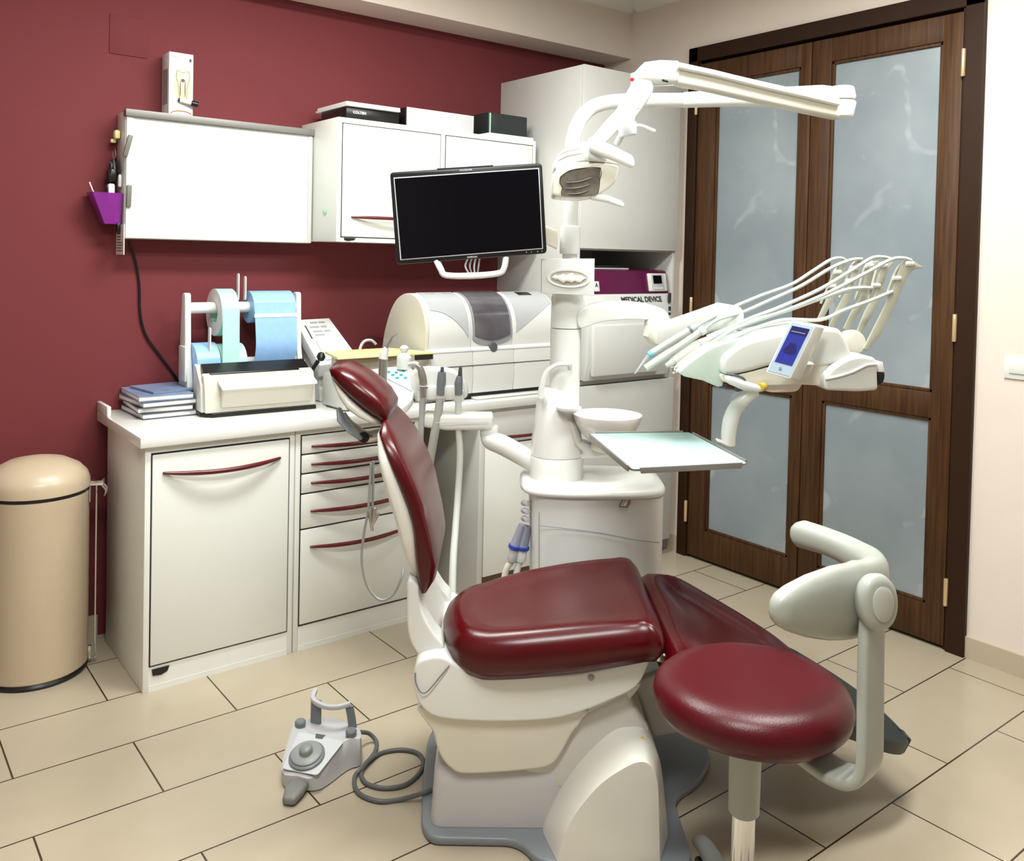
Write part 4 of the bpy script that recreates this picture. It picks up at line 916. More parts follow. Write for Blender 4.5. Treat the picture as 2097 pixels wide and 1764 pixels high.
ob('bowl_neck', cyl(NB(), K(.095, .53, .875), K(.100, .53, .905), .045, bev=.006), CREAM, unit)
ob('bowl_spout', tube(NB(), [V(1165, 862, .52), V(1172, 880, .515), V(1180, 905, .515), V(1192, 918, .515)], [.010, .010, .009, .006], 10), CREAM, unit)
# cup holder and filling spout
cupc = V(1165, 836, .50)
ob('cup_rest', lathe(NB(), [(.001, -.014), (.030, -.012), (.043, -.004), (.044, .004), (.038, .005), (.001, .002)], cupc, seg=36), WHT2, unit)
ob('filler_spout', tube(NB(), [V(1106, 815, .52), V(1110, 790, .52), V(1118, 765, .52), V(1135, 750, .52), V(1155, 746, .52), V(1168, 748, .52)], [.011, .010, .0085, .008, .008, .0075], 12), WHT2, unit)
ob('spout_nozzle', cyl(NB(), V(1167, 745, .52), V(1167, 758, .52), .009, .007, bev=.001), GREYL, unit)
# main column
CA, CB = -.038, .60
r_ = .054
ob('column', rings(NB(), [sellipse(K(CA, CB, z), CU*r, CW*r, 2.3, 40) for r, z in ((r_, .86), (r_, 1.02), (r_, 1.2), (r_+.001, 1.296))]), WHT, unit)
ob('column_sleeve', rings(NB(), [sellipse(K(CA, CB, z), CU*r, CW*r, 2.3, 40) for r, z in ((r_, 1.299), (r_, 1.36), (r_, 1.405), (r_-.008, 1.425), (r_-.03, 1.432))]), WHT, unit)
# carrying arm from the column to the doctor's element
A1 = [(1186, 640), (1225, 622), (1280, 618), (1330, 624), (1362, 636), (1372, 655), (1366, 660), (1330, 655), (1280, 655), (1230, 660), (1188, 672)]
ob('swivel_arm', prism(NB(), closed_smooth(PV(A1, .55), 4), CW*.085, .018, 5), WHT, unit, ang=60)
ob('arm_joint', cyl(NB(), V(1343, 655, .58), V(1345, 672, .57), .042, bev=.005), CREAM, unit)
ob('joint_gap', cyl(NB(), V(1345, 670, .57), V(1345, 674, .57), .036), BLACK, unit)
ob('joint_housing', sloft(NB(), [(V(1352, 670, .50), CU*.050, CW*.05, 2.5), (V(1350, 688, .50), CU*.056, CW*.055, 2.5), (V(1352, 702, .49), CU*.040, CW*.045, 2.5)], round_ends=.01), CREAM, unit)
d0, d1, d2 = V(1362, 682, .46), V(1466, 650, .36), V(1516, 650, .30)
sA = [(V(1350, 686, .47), .040, .044), (V(1385, 676, .43), .043, .040), (V(1430, 662, .38), .045, .036), (V(1470, 648, .34), .045, .036), (V(1510, 652, .30), .040, .034)]
bm = sloft(NB(), [(c, ZZ*h, CW*w_, 3) for c, h, w_ in sA], round_ends=.02); ob('balance_arm', bm, WHT, unit, ang=60)
# upper post for the lamp and monitor
ob('post', cyl(NB(), K(CA+.008, CB, 1.425), K(CA+.008, CB, 1.80), .026), WHT, unit)
ob('post_collar', cyl(NB(), K(CA+.008, CB, 1.56), K(CA+.008, CB, 1.66), .036, bev=.004), WHT2, unit)
ob('post_foot', cyl(NB(), K(CA+.008, CB, 1.43), K(CA+.008, CB, 1.475), .030, bev=.003), CREAM, unit)
# tissue box on the post
t = thing('tissue_dispenser', K(-.045, .50, 1.44), 'white tissue box holder with oval opening on the unit column', 'tissue box')
tc_ = [V(1109, 530, .50), V(1218, 530, .50), V(1217, 606, .50), V(1109, 601, .50)]
ob('box_shell', prism(NB(), [tc_[0], tc_[1], tc_[2], tc_[3]], CW*.044, .004, 2), WHT2, t)
ov = V(1165, 570, .50); ovA = (V(1209, 572, .50)-V(1120, 569, .50))/2; ovB = ZZ*.030
rim = [sellipse(ov-CW*.001, ovA*1.03, ovB*1.1, 2, 40), sellipse(ov-CW*.006, ovA*1.0, ovB*1.05, 2, 40), sellipse(ov-CW*.005, ovA*.88, ovB*.85, 2, 40), sellipse(ov+CW*.0, ovA*.84, ovB*.8, 2, 40)]
ob('oval_rim', rings(NB(), rim), WHT, t)
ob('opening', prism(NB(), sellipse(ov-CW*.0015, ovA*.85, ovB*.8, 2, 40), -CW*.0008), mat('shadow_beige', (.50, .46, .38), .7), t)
random.seed(3)
bm = NB(); L_ = []
for i in range(13):
    u_ = i/12; x_ = -.78+1.56*u_; w_ = .50*math.sin(math.pi*u_)**.5
    cc_ = ov+ovA*x_-CW*(.004+.006*math.sin(math.pi*u_))+ovB*(.06*math.sin(u_*14))
    L_.append(sellipse(cc_, ovB*(w_*(.85+.3*math.sin(i*2.1))+.02), CW*(.004+.002*math.sin(i*1.7)), 2, 12))
ob('tissue', rings(bm, L_), PAPER, t)
# assistant side: arm, console, hoses
ob('assistant_pipe', tube(NB(), [V(1096, 948, .60), V(1060, 928, .62), V(1030, 912, .64), V(1006, 902, .66), V(1002, 890, .67), V(1002, 872, .67)], [.036, .036, .036, .034, .031, .028], 20, 5), WHT, unit, ang=60)
ob('pipe_joint', cyl(NB(), V(1002, 896, .67), V(1002, 872, .67), .034, bev=.006), WHT, unit)
sA = [(V(1006, 862, .67), .030, .040), (V(960, 862, .68), .030, .045), (V(915, 862, .69), .030, .045), (V(872, 858, .70), .026, .045)]
ob('assistant_arm', sloft(NB(), [(c, ZZ*h, CW*w_, 5) for c, h, w_ in sA], round_ends=.01), WHT, unit, ang=60)
ob('arm_groove', tube(NB(), [V(892, 866, .63), V(1000, 865, .62)], .0015, 6), GREYL, unit)
# assistant console (tablet)
tl = [V(700, 775, .86), V(752, 757, .90), V(842, 752, .86), V(848, 800, .70), V(838, 822, .62), V(812, 836, .57), V(770, 836, .60), V(715, 812, .72)]
zc = sum(p.z for p in tl)/len(tl)
cons = ob('assistant_console', prism(NB(), closed_smooth(tl, 4), -ZZ*.035, .008, 4), WHT, unit, ang=60)
nrm = (tl[2]-tl[0]).cross(tl[4]-tl[0]).normalized(); nrm = nrm if nrm.z > 0 else -nrm
def onc(px, py, h=.002):
    w = ray(px, py); t_ = (tl[3]-EYEP).dot(nrm)/w.dot(nrm); return EYEP+w*t_+nrm*h
def onc2(px, py, h=.002):                                 # on the console's own top plane
    w = ray(px, py); p0 = V(805, 800, .73); t_ = (p0-EYEP).dot(nc)/w.dot(nc); return EYEP+w*t_+nc*h
import itertools
P0, P1, P2 = tl[1], tl[3], tl[6]
nc = (P1-P0).cross(P2-P0).normalized(); nc = nc if nc.z > 0 else -nc
def onc2(px, py, h=.002):
    w = ray(px, py); t_ = (P0-EYEP).dot(nc)/w.dot(nc); return EYEP+w*t_+nc*h
ob('key_field', prism(NB(), [onc2(793, 762, .006), onc2(834, 760, .006), onc2(845, 805, .006), onc2(792, 778, .006)], nc*.0012), mat('pale_mint_print', (.72, .86, .85), .4), cons)
for px, py in ((796, 766), (812, 767), (828, 764), (805, 772), (822, 772), (814, 778), (831, 778)):
    ob('key_button', prism(NB(), sellipse(onc2(px, py, .0075), (onc2(px+4, py)-onc2(px, py)), (onc2(px, py+2.4)-onc2(px, py)), 2, 16), nc*.001), TEAL, cons)
for px, py in ((826, 785), (836, 790), (816, 783), (840, 798)):
    ob('key_symbol', prism(NB(), sellipse(onc2(px, py, .0075), (onc2(px+3, py)-onc2(px, py)), (onc2(px, py+1.4)-onc2(px, py)), 2, 10), nc*.0008), TEALP, cons)
# holder bar with cups
ob('holder_bar', prism(NB(), closed_smooth([V(845, 760, .70), V(915, 756, .70), V(948, 775, .70), V(958, 800, .70), V(955, 815, .70), V(940, 818, .70), V(900, 822, .70), V(850, 822, .70)], 4), CW*.06, .012, 4), WHT, unit, ang=60)
for px in (866, 902, 939): ob('holder_ring', lathe(NB(), [(.016, -.025), (.021, -.022), (.021, .014), (.016, .018), (.013, .0)], V(px, 808, .672), seg=24), WHT2, unit)
for px in (884, 921): ob('holder_spacer', cyl(NB(), V(px, 790, .67), V(px, 818, .67), .026, bev=.006), WHT2, unit)
# suction hoses with their handpieces, each one a thing
gs = 'hoses on the assistant unit'
t = thing('air_syringe', V(787, 838, .62), 'grey three-way syringe with a bent steel tip, standing on the assistant console', 'syringe')
ob('handle', tube(NB(), [V(784, 812, .64), V(783, 790, .64), V(784, 760, .64), V(785, 735, .64)], [.014, .017, .0165, .0165], 16), STEEL, t)
ob('collar', cyl(NB(), V(784, 820, .64), V(784, 808, .64), .010, .016), WHT2, t)
ob('head', tube(NB(), [V(785, 735, .64), V(787, 722, .64), V(792, 713, .64)], [.017, .015, .009], 14), WHT2, t)
ob('tip', tube(NB(), [V(792, 713, .64), V(799, 700, .64), V(804, 690, .64), V(814, 684, .64)], [.006, .005, .004, .003], 10), STEEL, t)
t = thing('suction_hose', V(862, 870, .66), 'grey hose with angled curing handpiece, left of the three assistant hoses', 'hose', gs)
ob('hose', tube(NB(), [V(866, 812, .66), V(864, 850, .66), V(862, 900, .66), V(864, 960, .70), V(872, 1040, .74)], [.013, .011, .010, .010, .010], 14), mat('khaki_hose', (.36, .37, .35), .4), t)
ob('handpiece', tube(NB(), [V(866, 812, .66), V(866, 785, .66), V(864, 770, .66), V(861, 757, .66), V(853, 748, .66)], [.015, .016, .016, .013, .012], 16), STEEL, t)
ob('angled_head', tube(NB(), [V(856, 748, .66), V(848, 745, .66), V(836, 747, .66)], [.010, .009, .007], 12), GREYL, t)
ob('light_guard', lathe(NB(), [(.018, 0), (.024, .001), (.024, .003), (.018, .003)], V(866, 792, .66), (0.1, 0, 1)), GREYL, t)
t = thing('suction_hose', V(900, 870, .66), 'wide pale suction hose with a short grey nozzle, middle of the assistant hoses', 'hose', gs)
ob('hose', tube(NB(), [V(901, 815, .66), V(897, 850, .66), V(888, 900, .66), V(878, 960, .68), V(872, 1020, .72)], [.014, .016, .016, .016, .016], 16), mat('khaki_wide_hose', (.40, .40, .37), .4), t)
ob('handpiece', tube(NB(), [V(902, 808, .66), V(904, 780, .66), V(905, 762, .66)], [.016, .017, .014], 16), GREYP, t)
ob('nozzle', cyl(NB(), V(905, 763, .66), V(906, 752, .66), .007, .006, bev=.001), DGREY, t)
t = thing('suction_hose', V(940, 870, .66), 'long pale suction hose reaching down to the floor, right of the assistant hoses', 'hose', gs)
ob('hose', tube(NB(), [V(939, 812, .66), V(938, 860, .66), V(942, 930, .66), V(938, 1010, .66), V(933, 1080, .62), V(928, 1150, .56), V(926, 1235, .50)], [.012, .012, .012, .012, .0125, .013, .013], 14), mat('pale_grey_hose', (.62, .64, .60), .4), t)
ob('handpiece', tube(NB(), [V(939, 808, .66), V(939, 785, .66), V(942, 770, .66)], [.015, .015, .010], 16), GREYP, t)
ob('nozzle', cyl(NB(), V(942, 770, .66), V(943, 752, .66), .008, .006, bev=.001), DGREY, t)
# drain filters hanging at the unit's left side
for i, (a0, a1, a2, a3, nm) in enumerate((((1070, 1075), (1055, 1120), (1048, 1150), (1035, 1172), 'grey drain hose with a blue ring, left of the white drain hose'), ((1080, 1078), (1070, 1122), (1066, 1150), (1058, 1172), 'white drain hose with a blue ring against the left side of the unit'))):
    t = thing('drain_hose', V(*a3, .50), nm, 'hose')
    ob('upper_hose', tube(NB(), [V(*a0, .50), V(*a1, .50)], [.014, .020], 14), mat('violet_grey_hose', (.28, .29, .38), .4) if i == 0 else mat('violet_grey_hose2', (.25, .26, .34), .4), t)
    d_ = (V(*a2, .50)-V(*a1, .50)).normalized()
    ob('blue_ring', cyl(NB(), V(*a1, .50)-d_*.006, V(*a1, .50)+d_*.006, .024, bev=.002), BLUER, t)
    ob('connector', cyl(NB(), V(*a1, .50)+d_*.006, V(*a2, .50), .018, .017, bev=.002), WHT if i else GREYL, t)
    ob('lower_hose', tube(NB(), [V(*a2, .50), V(*a3, .50), V(a3[0]-8, a3[1]+60, .50)], [.011, .011, .011], 12), WHT if i else CREAM, t)

# ---------------------------------------------------------------- operating lamp on its arms
lamp = thing('operating_lamp', K(CA+.008, CB, 1.80), 'white operating lamp with two handles on a long double-jointed arm', 'operating lamp')
LB = .60
ob('post_bend', tube(NB(), [K(CA+.008, CB, 1.795), V(1172, 300, LB), V(1176, 275, LB), V(1188, 245, LB), V(1210, 222, LB), V(1240, 211, LB), V(1280, 207, LB), V(1340, 206, LB), V(1420, 205, LB)], .026, 20, 6), WHT, lamp, ang=60)
sA = [(V(1400, 205, LB), .027, .027), (V(1500, 201, LB-.02), .030, .03), (V(1600, 199, LB-.04), .034, .032), (V(1680, 196, LB-.06), .036, .034), (V(1722, 200, LB-.07), .034, .04)]
ob('lower_boom', sloft(NB(), [(c, ZZ*h, CW*w_, 2.6) for c, h, w_ in sA], round_ends=.02), WHT, lamp, ang=60)
el = V(1722, 210, .50)
ob('elbow_cap', cyl(NB(), V(1722, 205, .50), V(1722, 178, .50), .050, .044, bev=.008), WHT, lamp)
ob('elbow_base', cyl(NB(), V(1721, 241, .50), V(1722, 207, .50), .044, .050, bev=.008), WHT, lamp)
sA = [(V(1712, 224, .49), .034, .036), (V(1650, 211, .46), .034, .034), (V(1560, 191, .42), .034, .033), (V(1460, 168, .38), .034, .032), (V(1385, 153, .35), .034, .032)]
ob('spring_arm', sloft(NB(), [(c, ZZ*h, CW*w_, 6) for c, h, w_ in sA]), CREAM, lamp, ang=40)
sA = [(V(1712, 214, .47), .010, .036), (V(1650, 199, .44), .010, .036), (V(1560, 178, .40), .010, .034), (V(1460, 153, .36), .010, .034), (V(1385, 137, .33), .010, .034)]
ob('spring_arm_cover', sloft(NB(), [(c, ZZ*h, CW*w_, 5) for c, h, w_ in sA]), WHT, lamp, ang=40)
sA = [(V(1385, 150, .35), .038, .038), (V(1350, 150, .34), .040, .042), (V(1318, 152, .33), .036, .044), (V(1303, 158, .33), .022, .036)]
ob('head_joint', sloft(NB(), [(c, ZZ*h, CW*w_, 2.8) for c, h, w_ in sA], round_ends=.01), WHT, lamp, ang=60)
ob('joint_slot', hull_box(NB(), V(1362, 166, .30), (CU-ZZ*.25), CW, ZZ, (.02, .004, .006)), BLACK, lamp)
ob('red_dot', cyl(NB(), V(1296, 163, .30), V(1294, 163, .29), .006), REDDOT, lamp)
ob('neck', tube(NB(), [V(1314, 150, .33), V(1315, 172, .33), V(1312, 185, .33), V(1300, 205, .33), V(1286, 226, .33), V(1280, 236, .33)], [.036, .037, .037, .036, .035, .033], 20, 5), WHT, lamp, ang=60)
ob('fork', sloft(NB(), [(V(1288, 222, .32), CU*.036, CW*.026, 2.5), (V(1262, 248, .32), CU*.034, CW*.024, 2.5), (V(1238, 275, .32), CU*.032, CW*.022, 2.5), (V(1212, 302, .32), CU*.032, CW*.022, 2.5)], round_ends=.006), WHT, lamp, ang=60)
ob('fork', sloft(NB(), [(V(1288, 225, .30), CU*.020, CW*.018, 2.5), (V(1287, 245, .28), CU*.020, CW*.016, 2.5), (V(1284, 258, .27), CU*.016, CW*.014, 2.5)], round_ends=.004), WHT, lamp, ang=60)
ob('pivot_knob', cyl(NB(), V(1283, 252, .25), V(1287, 278, .25), .031, .027, bev=.004), GREYL, lamp)
ob('switch_lever', tube(NB(), [V(1300, 257, .26), V(1315, 258, .26), V(1340, 268, .26)], [.006, .005, .005], 10, rnd=True), WHT2, lamp)
ob('support_rod', tube(NB(), [V(1278, 268, .28), V(1262, 296, .30)], [.011, .010], 12), GREYL, lamp)
hd1 = [(1140, 322), (1160, 302), (1200, 290), (1240, 298), (1268, 318), (1270, 336), (1240, 332), (1200, 330), (1165, 336), (1138, 348)]
ob('reflector_housing', prism(NB(), closed_smooth(PV(hd1, .24), 4), CW*.15, .016, 4), WHT, lamp, ang=60)
hd2 = [(1138, 345), (1168, 333), (1205, 330), (1240, 333), (1269, 338), (1262, 372), (1245, 388), (1222, 402), (1190, 407), (1158, 405), (1133, 402), (1134, 370)]
lens = ob('lamp_head', prism(NB(), rounded(PV(hd2, .225), .012, 4), CW*.15, .010, 3), CREAM, lamp, ang=60)
ls = [(1148, 362), (1165, 350), (1190, 345), (1230, 344), (1228, 370), (1224, 396), (1205, 401), (1180, 402), (1150, 400), (1152, 385), (1146, 374)]
ob('lens_window', prism(NB(), PV(ls, .2235), CW*.003), LENS, lens, smooth=False)
ob('lens_rim', tube(NB(), [p for p in PV(ls, .222)]+[V(1148, 362, .222)], .0011, 6, 2), BLACK, lens)
for (x0, y0, x1, y1) in ((1160, 374, 1212, 364), (1158, 386, 1208, 378), (1164, 397, 1206, 390)): ob('reflection_streak', tube(NB(), PV([(x0, y0), ((x0+x1)/2, (y0+y1)/2+3), (x1, y1)], .2222), [.002, .005, .002], 8, 4, flat=.3), mat('lens_reflection_grey', (.34, .32, .29), .25), lens)  # grey streaks painted on as reflections inside the lens
for yy in (312, 322): ob('housing_rib', tube(NB(), PV([(1143, yy+6), (1165, yy-4), (1195, yy-9)], .2375), .0014, 6, 4), GREYL, lamp)
ob('lamp_handle', sloft(NB(), [(V(1210, 297, .20), ZZ*.024, CW*.016, 3), (V(1250, 312, .20), ZZ*.023, CW*.014, 3), (V(1292, 331, .20), ZZ*.020, CW*.013, 3)], round_ends=.012), WHT2, lamp, ang=60)
ob('handle_mount', sloft(NB(), [(V(1205, 315, .22), ZZ*.022, CW*.022, 3), (V(1240, 322, .24), ZZ*.018, CW*.02, 3)], round_ends=.008), WHT2, lamp, ang=60)
ob('lamp_handle', sloft(NB(), [(V(1212, 402, .24), ZZ*.012, CW*.012, 3), (V(1245, 408, .24), ZZ*.012, CW*.011, 3), (V(1272, 418, .24), ZZ*.010, CW*.010, 3)], round_ends=.01), WHT2, lamp, ang=60)

# ---------------------------------------------------------------- monitor
mon = thing('monitor', K(-.38, .45, 1.5), 'black flat monitor tilted slightly on an arm at the unit column', 'monitor')
MB = .46
mc = PV([(798, 353), (1110, 334), (1120, 519), (812, 542)], MB)
ob('bezel', prism(NB(), rounded(mc, .014, 5), CW*.035, .004, 2), BLACK, mon)
sc = PV([(806, 364), (1104, 344), (1112, 510), (820, 533)], MB-.001)
ob('screen_border', prism(NB(), sc, -CW*.0008), mat('pale_border', (.55, .57, .62), .3), mon, smooth=False)
sc2 = PV([(808, 366), (1102, 346), (1110, 508), (822, 531)], MB-.002)
ob('screen', prism(NB(), sc2, -CW*.0008), SCREEN, mon, smooth=False)
mx_ = (mc[1]-mc[0]).normalized(); my_ = CW.cross(mx_) if CW.cross(mx_).z > 0 else mx_.cross(CW); my_ = -my_ if my_.z < 0 else my_
text('brand_lettering', 'SAMSUNG', V(967, 526.5, MB-.0012), mx_, my_, .0055, GREYL, mon, bold=.0002)
text('top_lettering', 'SYNCMASTER', V(954, 348.5, MB-.0012), mx_, my_, .005, GREYL, mon, bold=.0002)
for px, py in ((1078, 516.5), (1088, 516), (1101, 515.2), (1110, 514.6)): ob('touch_key', cyl(NB(), V(px, py, MB-.0005), V(px, py, MB-.002), .0014, seg=10), PAPER, mon)
ob('webcam_strip', prism(NB(), PV([(895, 345), (1010, 338), (1010, 341), (895, 348)], MB+.003), CW*.02, .001), BLACK, mon)
# grip under the monitor, and arm to the column
ob('grip', tube(NB(), [V(895, 535, .47), V(903, 552, .46), V(914, 564, .46), V(968, 565, .46), V(1020, 560, .46), V(1032, 550, .46), V(1036, 528, .47)], [.014, .013, .013, .014, .013, .013, .014], 14, 4, flat=.7), WHT, mon, ang=60)
for i in range(4): ob('video_cable', tube(NB(), [V(958+8*i, 530, .49), V(953+9*i, 545, .49), V(960+6*i, 560, .50)], .003, 8), GREYL if i % 2 else WHT, mon)
ob('mount_arm', sloft(NB(), [(K(-.30, .52, 1.66), ZZ*.035, CW*.012, 4), (K(-.16, .54, 1.64), ZZ*.030, CW*.02, 4), (K(-.08, .58, 1.61), ZZ*.035, CW*.025, 4)], round_ends=.005), CREAM, mon, ang=60)
ob('mount_plate', hull_box(NB(), K(-.38, .505, 1.68), CU, CW, ZZ, (.16, .02, .12), .006), CREAM, mon)

# ---------------------------------------------------------------- doctor's instrument console
doc = thing('instrument_console', K(.55, .2, 1.15), 'white swing-arm instrument console hanging over the leg rest, with five whip holders', 'instrument console')
db = .06
o1 = [(1479, 742), (1490, 725), (1520, 703), (1560, 690), (1610, 680), (1660, 672), (1710, 672), (1726, 682), (1740, 710), (1744, 735), (1720, 745), (1660, 752), (1590, 748), (1540, 760), (1500, 768), (1480, 764)]
ob('top_cover', prism(NB(), closed_smooth(PV(o1, db), 3), CW*.27, .030, 5), CONS, doc, ang=60)
o2 = [(1478, 766), (1500, 770), (1545, 760), (1600, 748), (1720, 746), (1742, 742), (1738, 770), (1700, 790), (1640, 788), (1560, 790), (1500, 786), (1480, 780)]
ob('lower_tray', prism(NB(), closed_smooth(PV(o2, db+.01), 3), CW*.24, .016, 4), CREAM, doc, ang=60)
o3 = [(1392, 764), (1440, 722), (1478, 704), (1540, 688), (1560, 700), (1500, 716), (1484, 740), (1480, 792), (1440, 780)]
ob('instrument_rest', prism(NB(), closed_smooth(PV(o3, db+.03), 3), CW*.22, .012, 4), mat('silicone_mint_white', (.55, .63, .56), .3, trans=.1, var=.06, vscale=14), doc, ang=60)
for px, py in ((1484, 796), (1510, 802)): ob('rubber_stud', cyl(NB(), V(px, py-8, db+.05), V(px, py, db+.05), .008, bev=.002), DGREY, doc)
o4 = [(1560, 784), (1575, 782), (1640, 780), (1640, 792), (1630, 802), (1600, 804), (1570, 802)]
ob('swivel_hub', prism(NB(), closed_smooth(PV(o4, db+.03), 3), CW*.10, .010, 4), mat('beige_hub', (.72, .63, .54), .3), doc, ang=60)
hnd = ob('grip_handle', sloft(NB(), [(V(1492, 778, db-.03), ZZ*.012, CW*.014, 2.6), (V(1520, 789, db-.04), ZZ*.014, CW*.016, 2.6), (V(1550, 796, db-.04), ZZ*.012, CW*.014, 2.6)], round_ends=.012), CONS, doc, ang=60)
ob('grip_slot', tube(NB(), [V(1488, 767, db-.003), V(1510, 770, db-.003), V(1522, 775, db-.003), V(1526, 781, db-.003)], .0035, 8), DGREY, doc)
ob('yellow_ring', cyl(NB(), V(1556, 794, db-.02), V(1564, 792, db), .013, bev=.002), mat('ochre_ring', (.45, .32, .03), .4), doc)
# control display
dd = .0
dq = [V(1620, 656, dd), V(1671, 666, dd-.012), V(1618, 777, dd-.07), V(1567, 763, dd-.058)]
dn = (dq[1]-dq[0]).cross(dq[3]-dq[0]).normalized(); dn = dn if dn.dot(EYEP-dq[0]) < 0 else -dn   # pointing away from the viewer side
dsp = ob('display_housing', prism(NB(), rounded(dq, .006, 3), (V(1690, 671, dd+.02)-V(1671, 666, dd-.012)), .003, 2), CONS, doc)
def dpt(u_, v_, h): return dq[0].lerp(dq[1], u_).lerp(dq[3].lerp(dq[2], u_), v_) - dn*h
def dquad(u0, u1, v0, v1, h): return [dpt(u0, v0, h), dpt(u1, v0, h), dpt(u1, v1, h), dpt(u0, v1, h)]
ob('display_face', prism(NB(), dquad(.06, .94, .04, .96, .0012), dn*.001), mat('pale_blue_face', (.30, .38, .46), .2), dsp, smooth=False)
ob('blue_screen', prism(NB(), dquad(.14, .84, .10, .78, .0024), dn*.001), SCRB, dsp, smooth=False)
ob('screen_header', prism(NB(), dquad(.14, .84, .10, .24, .0034), dn*.0008), SCRD, dsp, smooth=False)
ob('header_line', prism(NB(), dquad(.20, .76, .190, .205, .0042), dn*.0006), mat('display_white', (.1, .1, .1), .3, emit=(.5, .6, .9), es=.25), dsp, smooth=False)
ob('screen_figure', prism(NB(), [dpt(.5+.22*math.cos(a)*(1+.3*math.sin(3*a)), .5+.13*math.sin(a)*(1+.25*math.cos(2*a)), .0040) for a in [i*math.pi/10 for i in range(20)]], dn*.0006), SCRD, dsp, smooth=False)
ob('home_button', prism(NB(), [dpt(.46+.06*math.cos(a), .87+.025*math.sin(a), .003) for a in [i*math.pi/8 for i in range(16)]], dn*.001), GREYP, dsp, smooth=False)
ob('display_neck', sloft(NB(), [(V(1642, 765, db), CU*.02, CW*.02, 3), (V(1650, 745, db), CU*.022, CW*.022, 3)], round_ends=.008), CREAM, doc)
# side shelf at the right end
o5 = [(1690, 800), (1688, 782), (1692, 768), (1710, 750), (1735, 734), (1760, 728), (1790, 732), (1797, 740), (1799, 800), (1760, 803)]
sh = ob('side_shelf', prism(NB(), rounded(PV(o5, db-.03), .012, 4), CW*.13, .012, 4), CONS, doc, ang=60)
ob('shelf_lip', tube(NB(), [V(1690, 776, db-.032), V(1712, 772, db-.032), V(1745, 762, db-.032), V(1775, 748, db-.032), V(1796, 746, db-.032)], .004, 8), WHT2, sh)
ob('shelf_cap', prism(NB(), PV([(1797, 742), (1808, 742), (1812, 760), (1806, 764), (1799, 762)], db), CW*.05, .003), WHT2, sh)
ob('black_knob', prism(NB(), closed_smooth(PV([(1799, 762), (1812, 764), (1810, 782), (1800, 788)], db), 3), CW*.04, .004), BLACK, sh)
# whip holders
ob('whip_axle', cyl(NB(), V(1745, 702, .18), V(1738, 700, .44), .040, bev=.004), mat('warm_beige_axle', (.62, .60, .52), .3), doc)
whips = [
 (.16, [(1769, 714), (1790, 672), (1808, 636), (1827, 595), (1838, 560), (1850, 537), (1866, 533), (1889, 546)], [(1775, 720), (1802, 690), (1825, 645), (1845, 600), (1858, 570), (1872, 553), (1889, 549)]),
 (.22, [(1754, 682), (1773, 636), (1788, 609), (1796, 576), (1803, 552), (1811, 536), (1830, 533)], [(1762, 688), (1786, 645), (1803, 612), (1811, 580), (1818, 556), (1830, 540)]),
 (.28, [(1728, 673), (1744, 640), (1761, 609), (1769, 582), (1776, 554), (1784, 538), (1800, 534)], [(1738, 676), (1757, 645), (1775, 614), (1784, 586), (1791, 558), (1802, 541)]),
 (.34, [(1698, 669), (1714, 633), (1731, 601), (1743, 565), (1752, 538), (1765, 532)], [(1707, 672), (1727, 638), (1745, 606), (1757, 570), (1766, 542)]),
 (.40, [(1674, 655), (1691, 616), (1708, 576), (1720, 545), (1733, 533)], [(1684, 658), (1704, 620), (1721, 581), (1733, 548)])]
WCR = mat('whip_cream', (.42, .42, .34), .3, coat=.2)
for i, (b_, l_, r_2) in enumerate(whips):
    L1_ = smooth_path(PV(l_, b_), 3); R1_ = smooth_path(PV(r_2, b_), 3)
    wp = ob('whip_holder', prism(NB(), L1_+R1_[::-1], CW*.010, .002, 2), WCR, doc)
    # the second rib of the fork and its rollers
    sh_ = CW*.0 - CU*.018
    mid = [(p.lerp(q, .35)) for p, q in zip(L1_[::3], [R1_[min(int(k*len(R1_)/len(L1_)), len(R1_)-1)] for k in range(0, len(L1_), 3)])]
    ob('whip_rib', tube(NB(), [p+sh_+CW*.006 for p in mid[len(mid)//2-1:]], .0045, 8, 3), WCR, wp)
    ob('hose_roller', cyl(NB(), mid[-2]+sh_*1.2, mid[-2]+CU*.004, .008, bev=.002), WHT, wp)
    k_ = len(mid)//2
    ob('hose_roller', cyl(NB(), mid[k_]+sh_*1.2, mid[k_]+CU*.004, .007, bev=.002), WHT, wp)
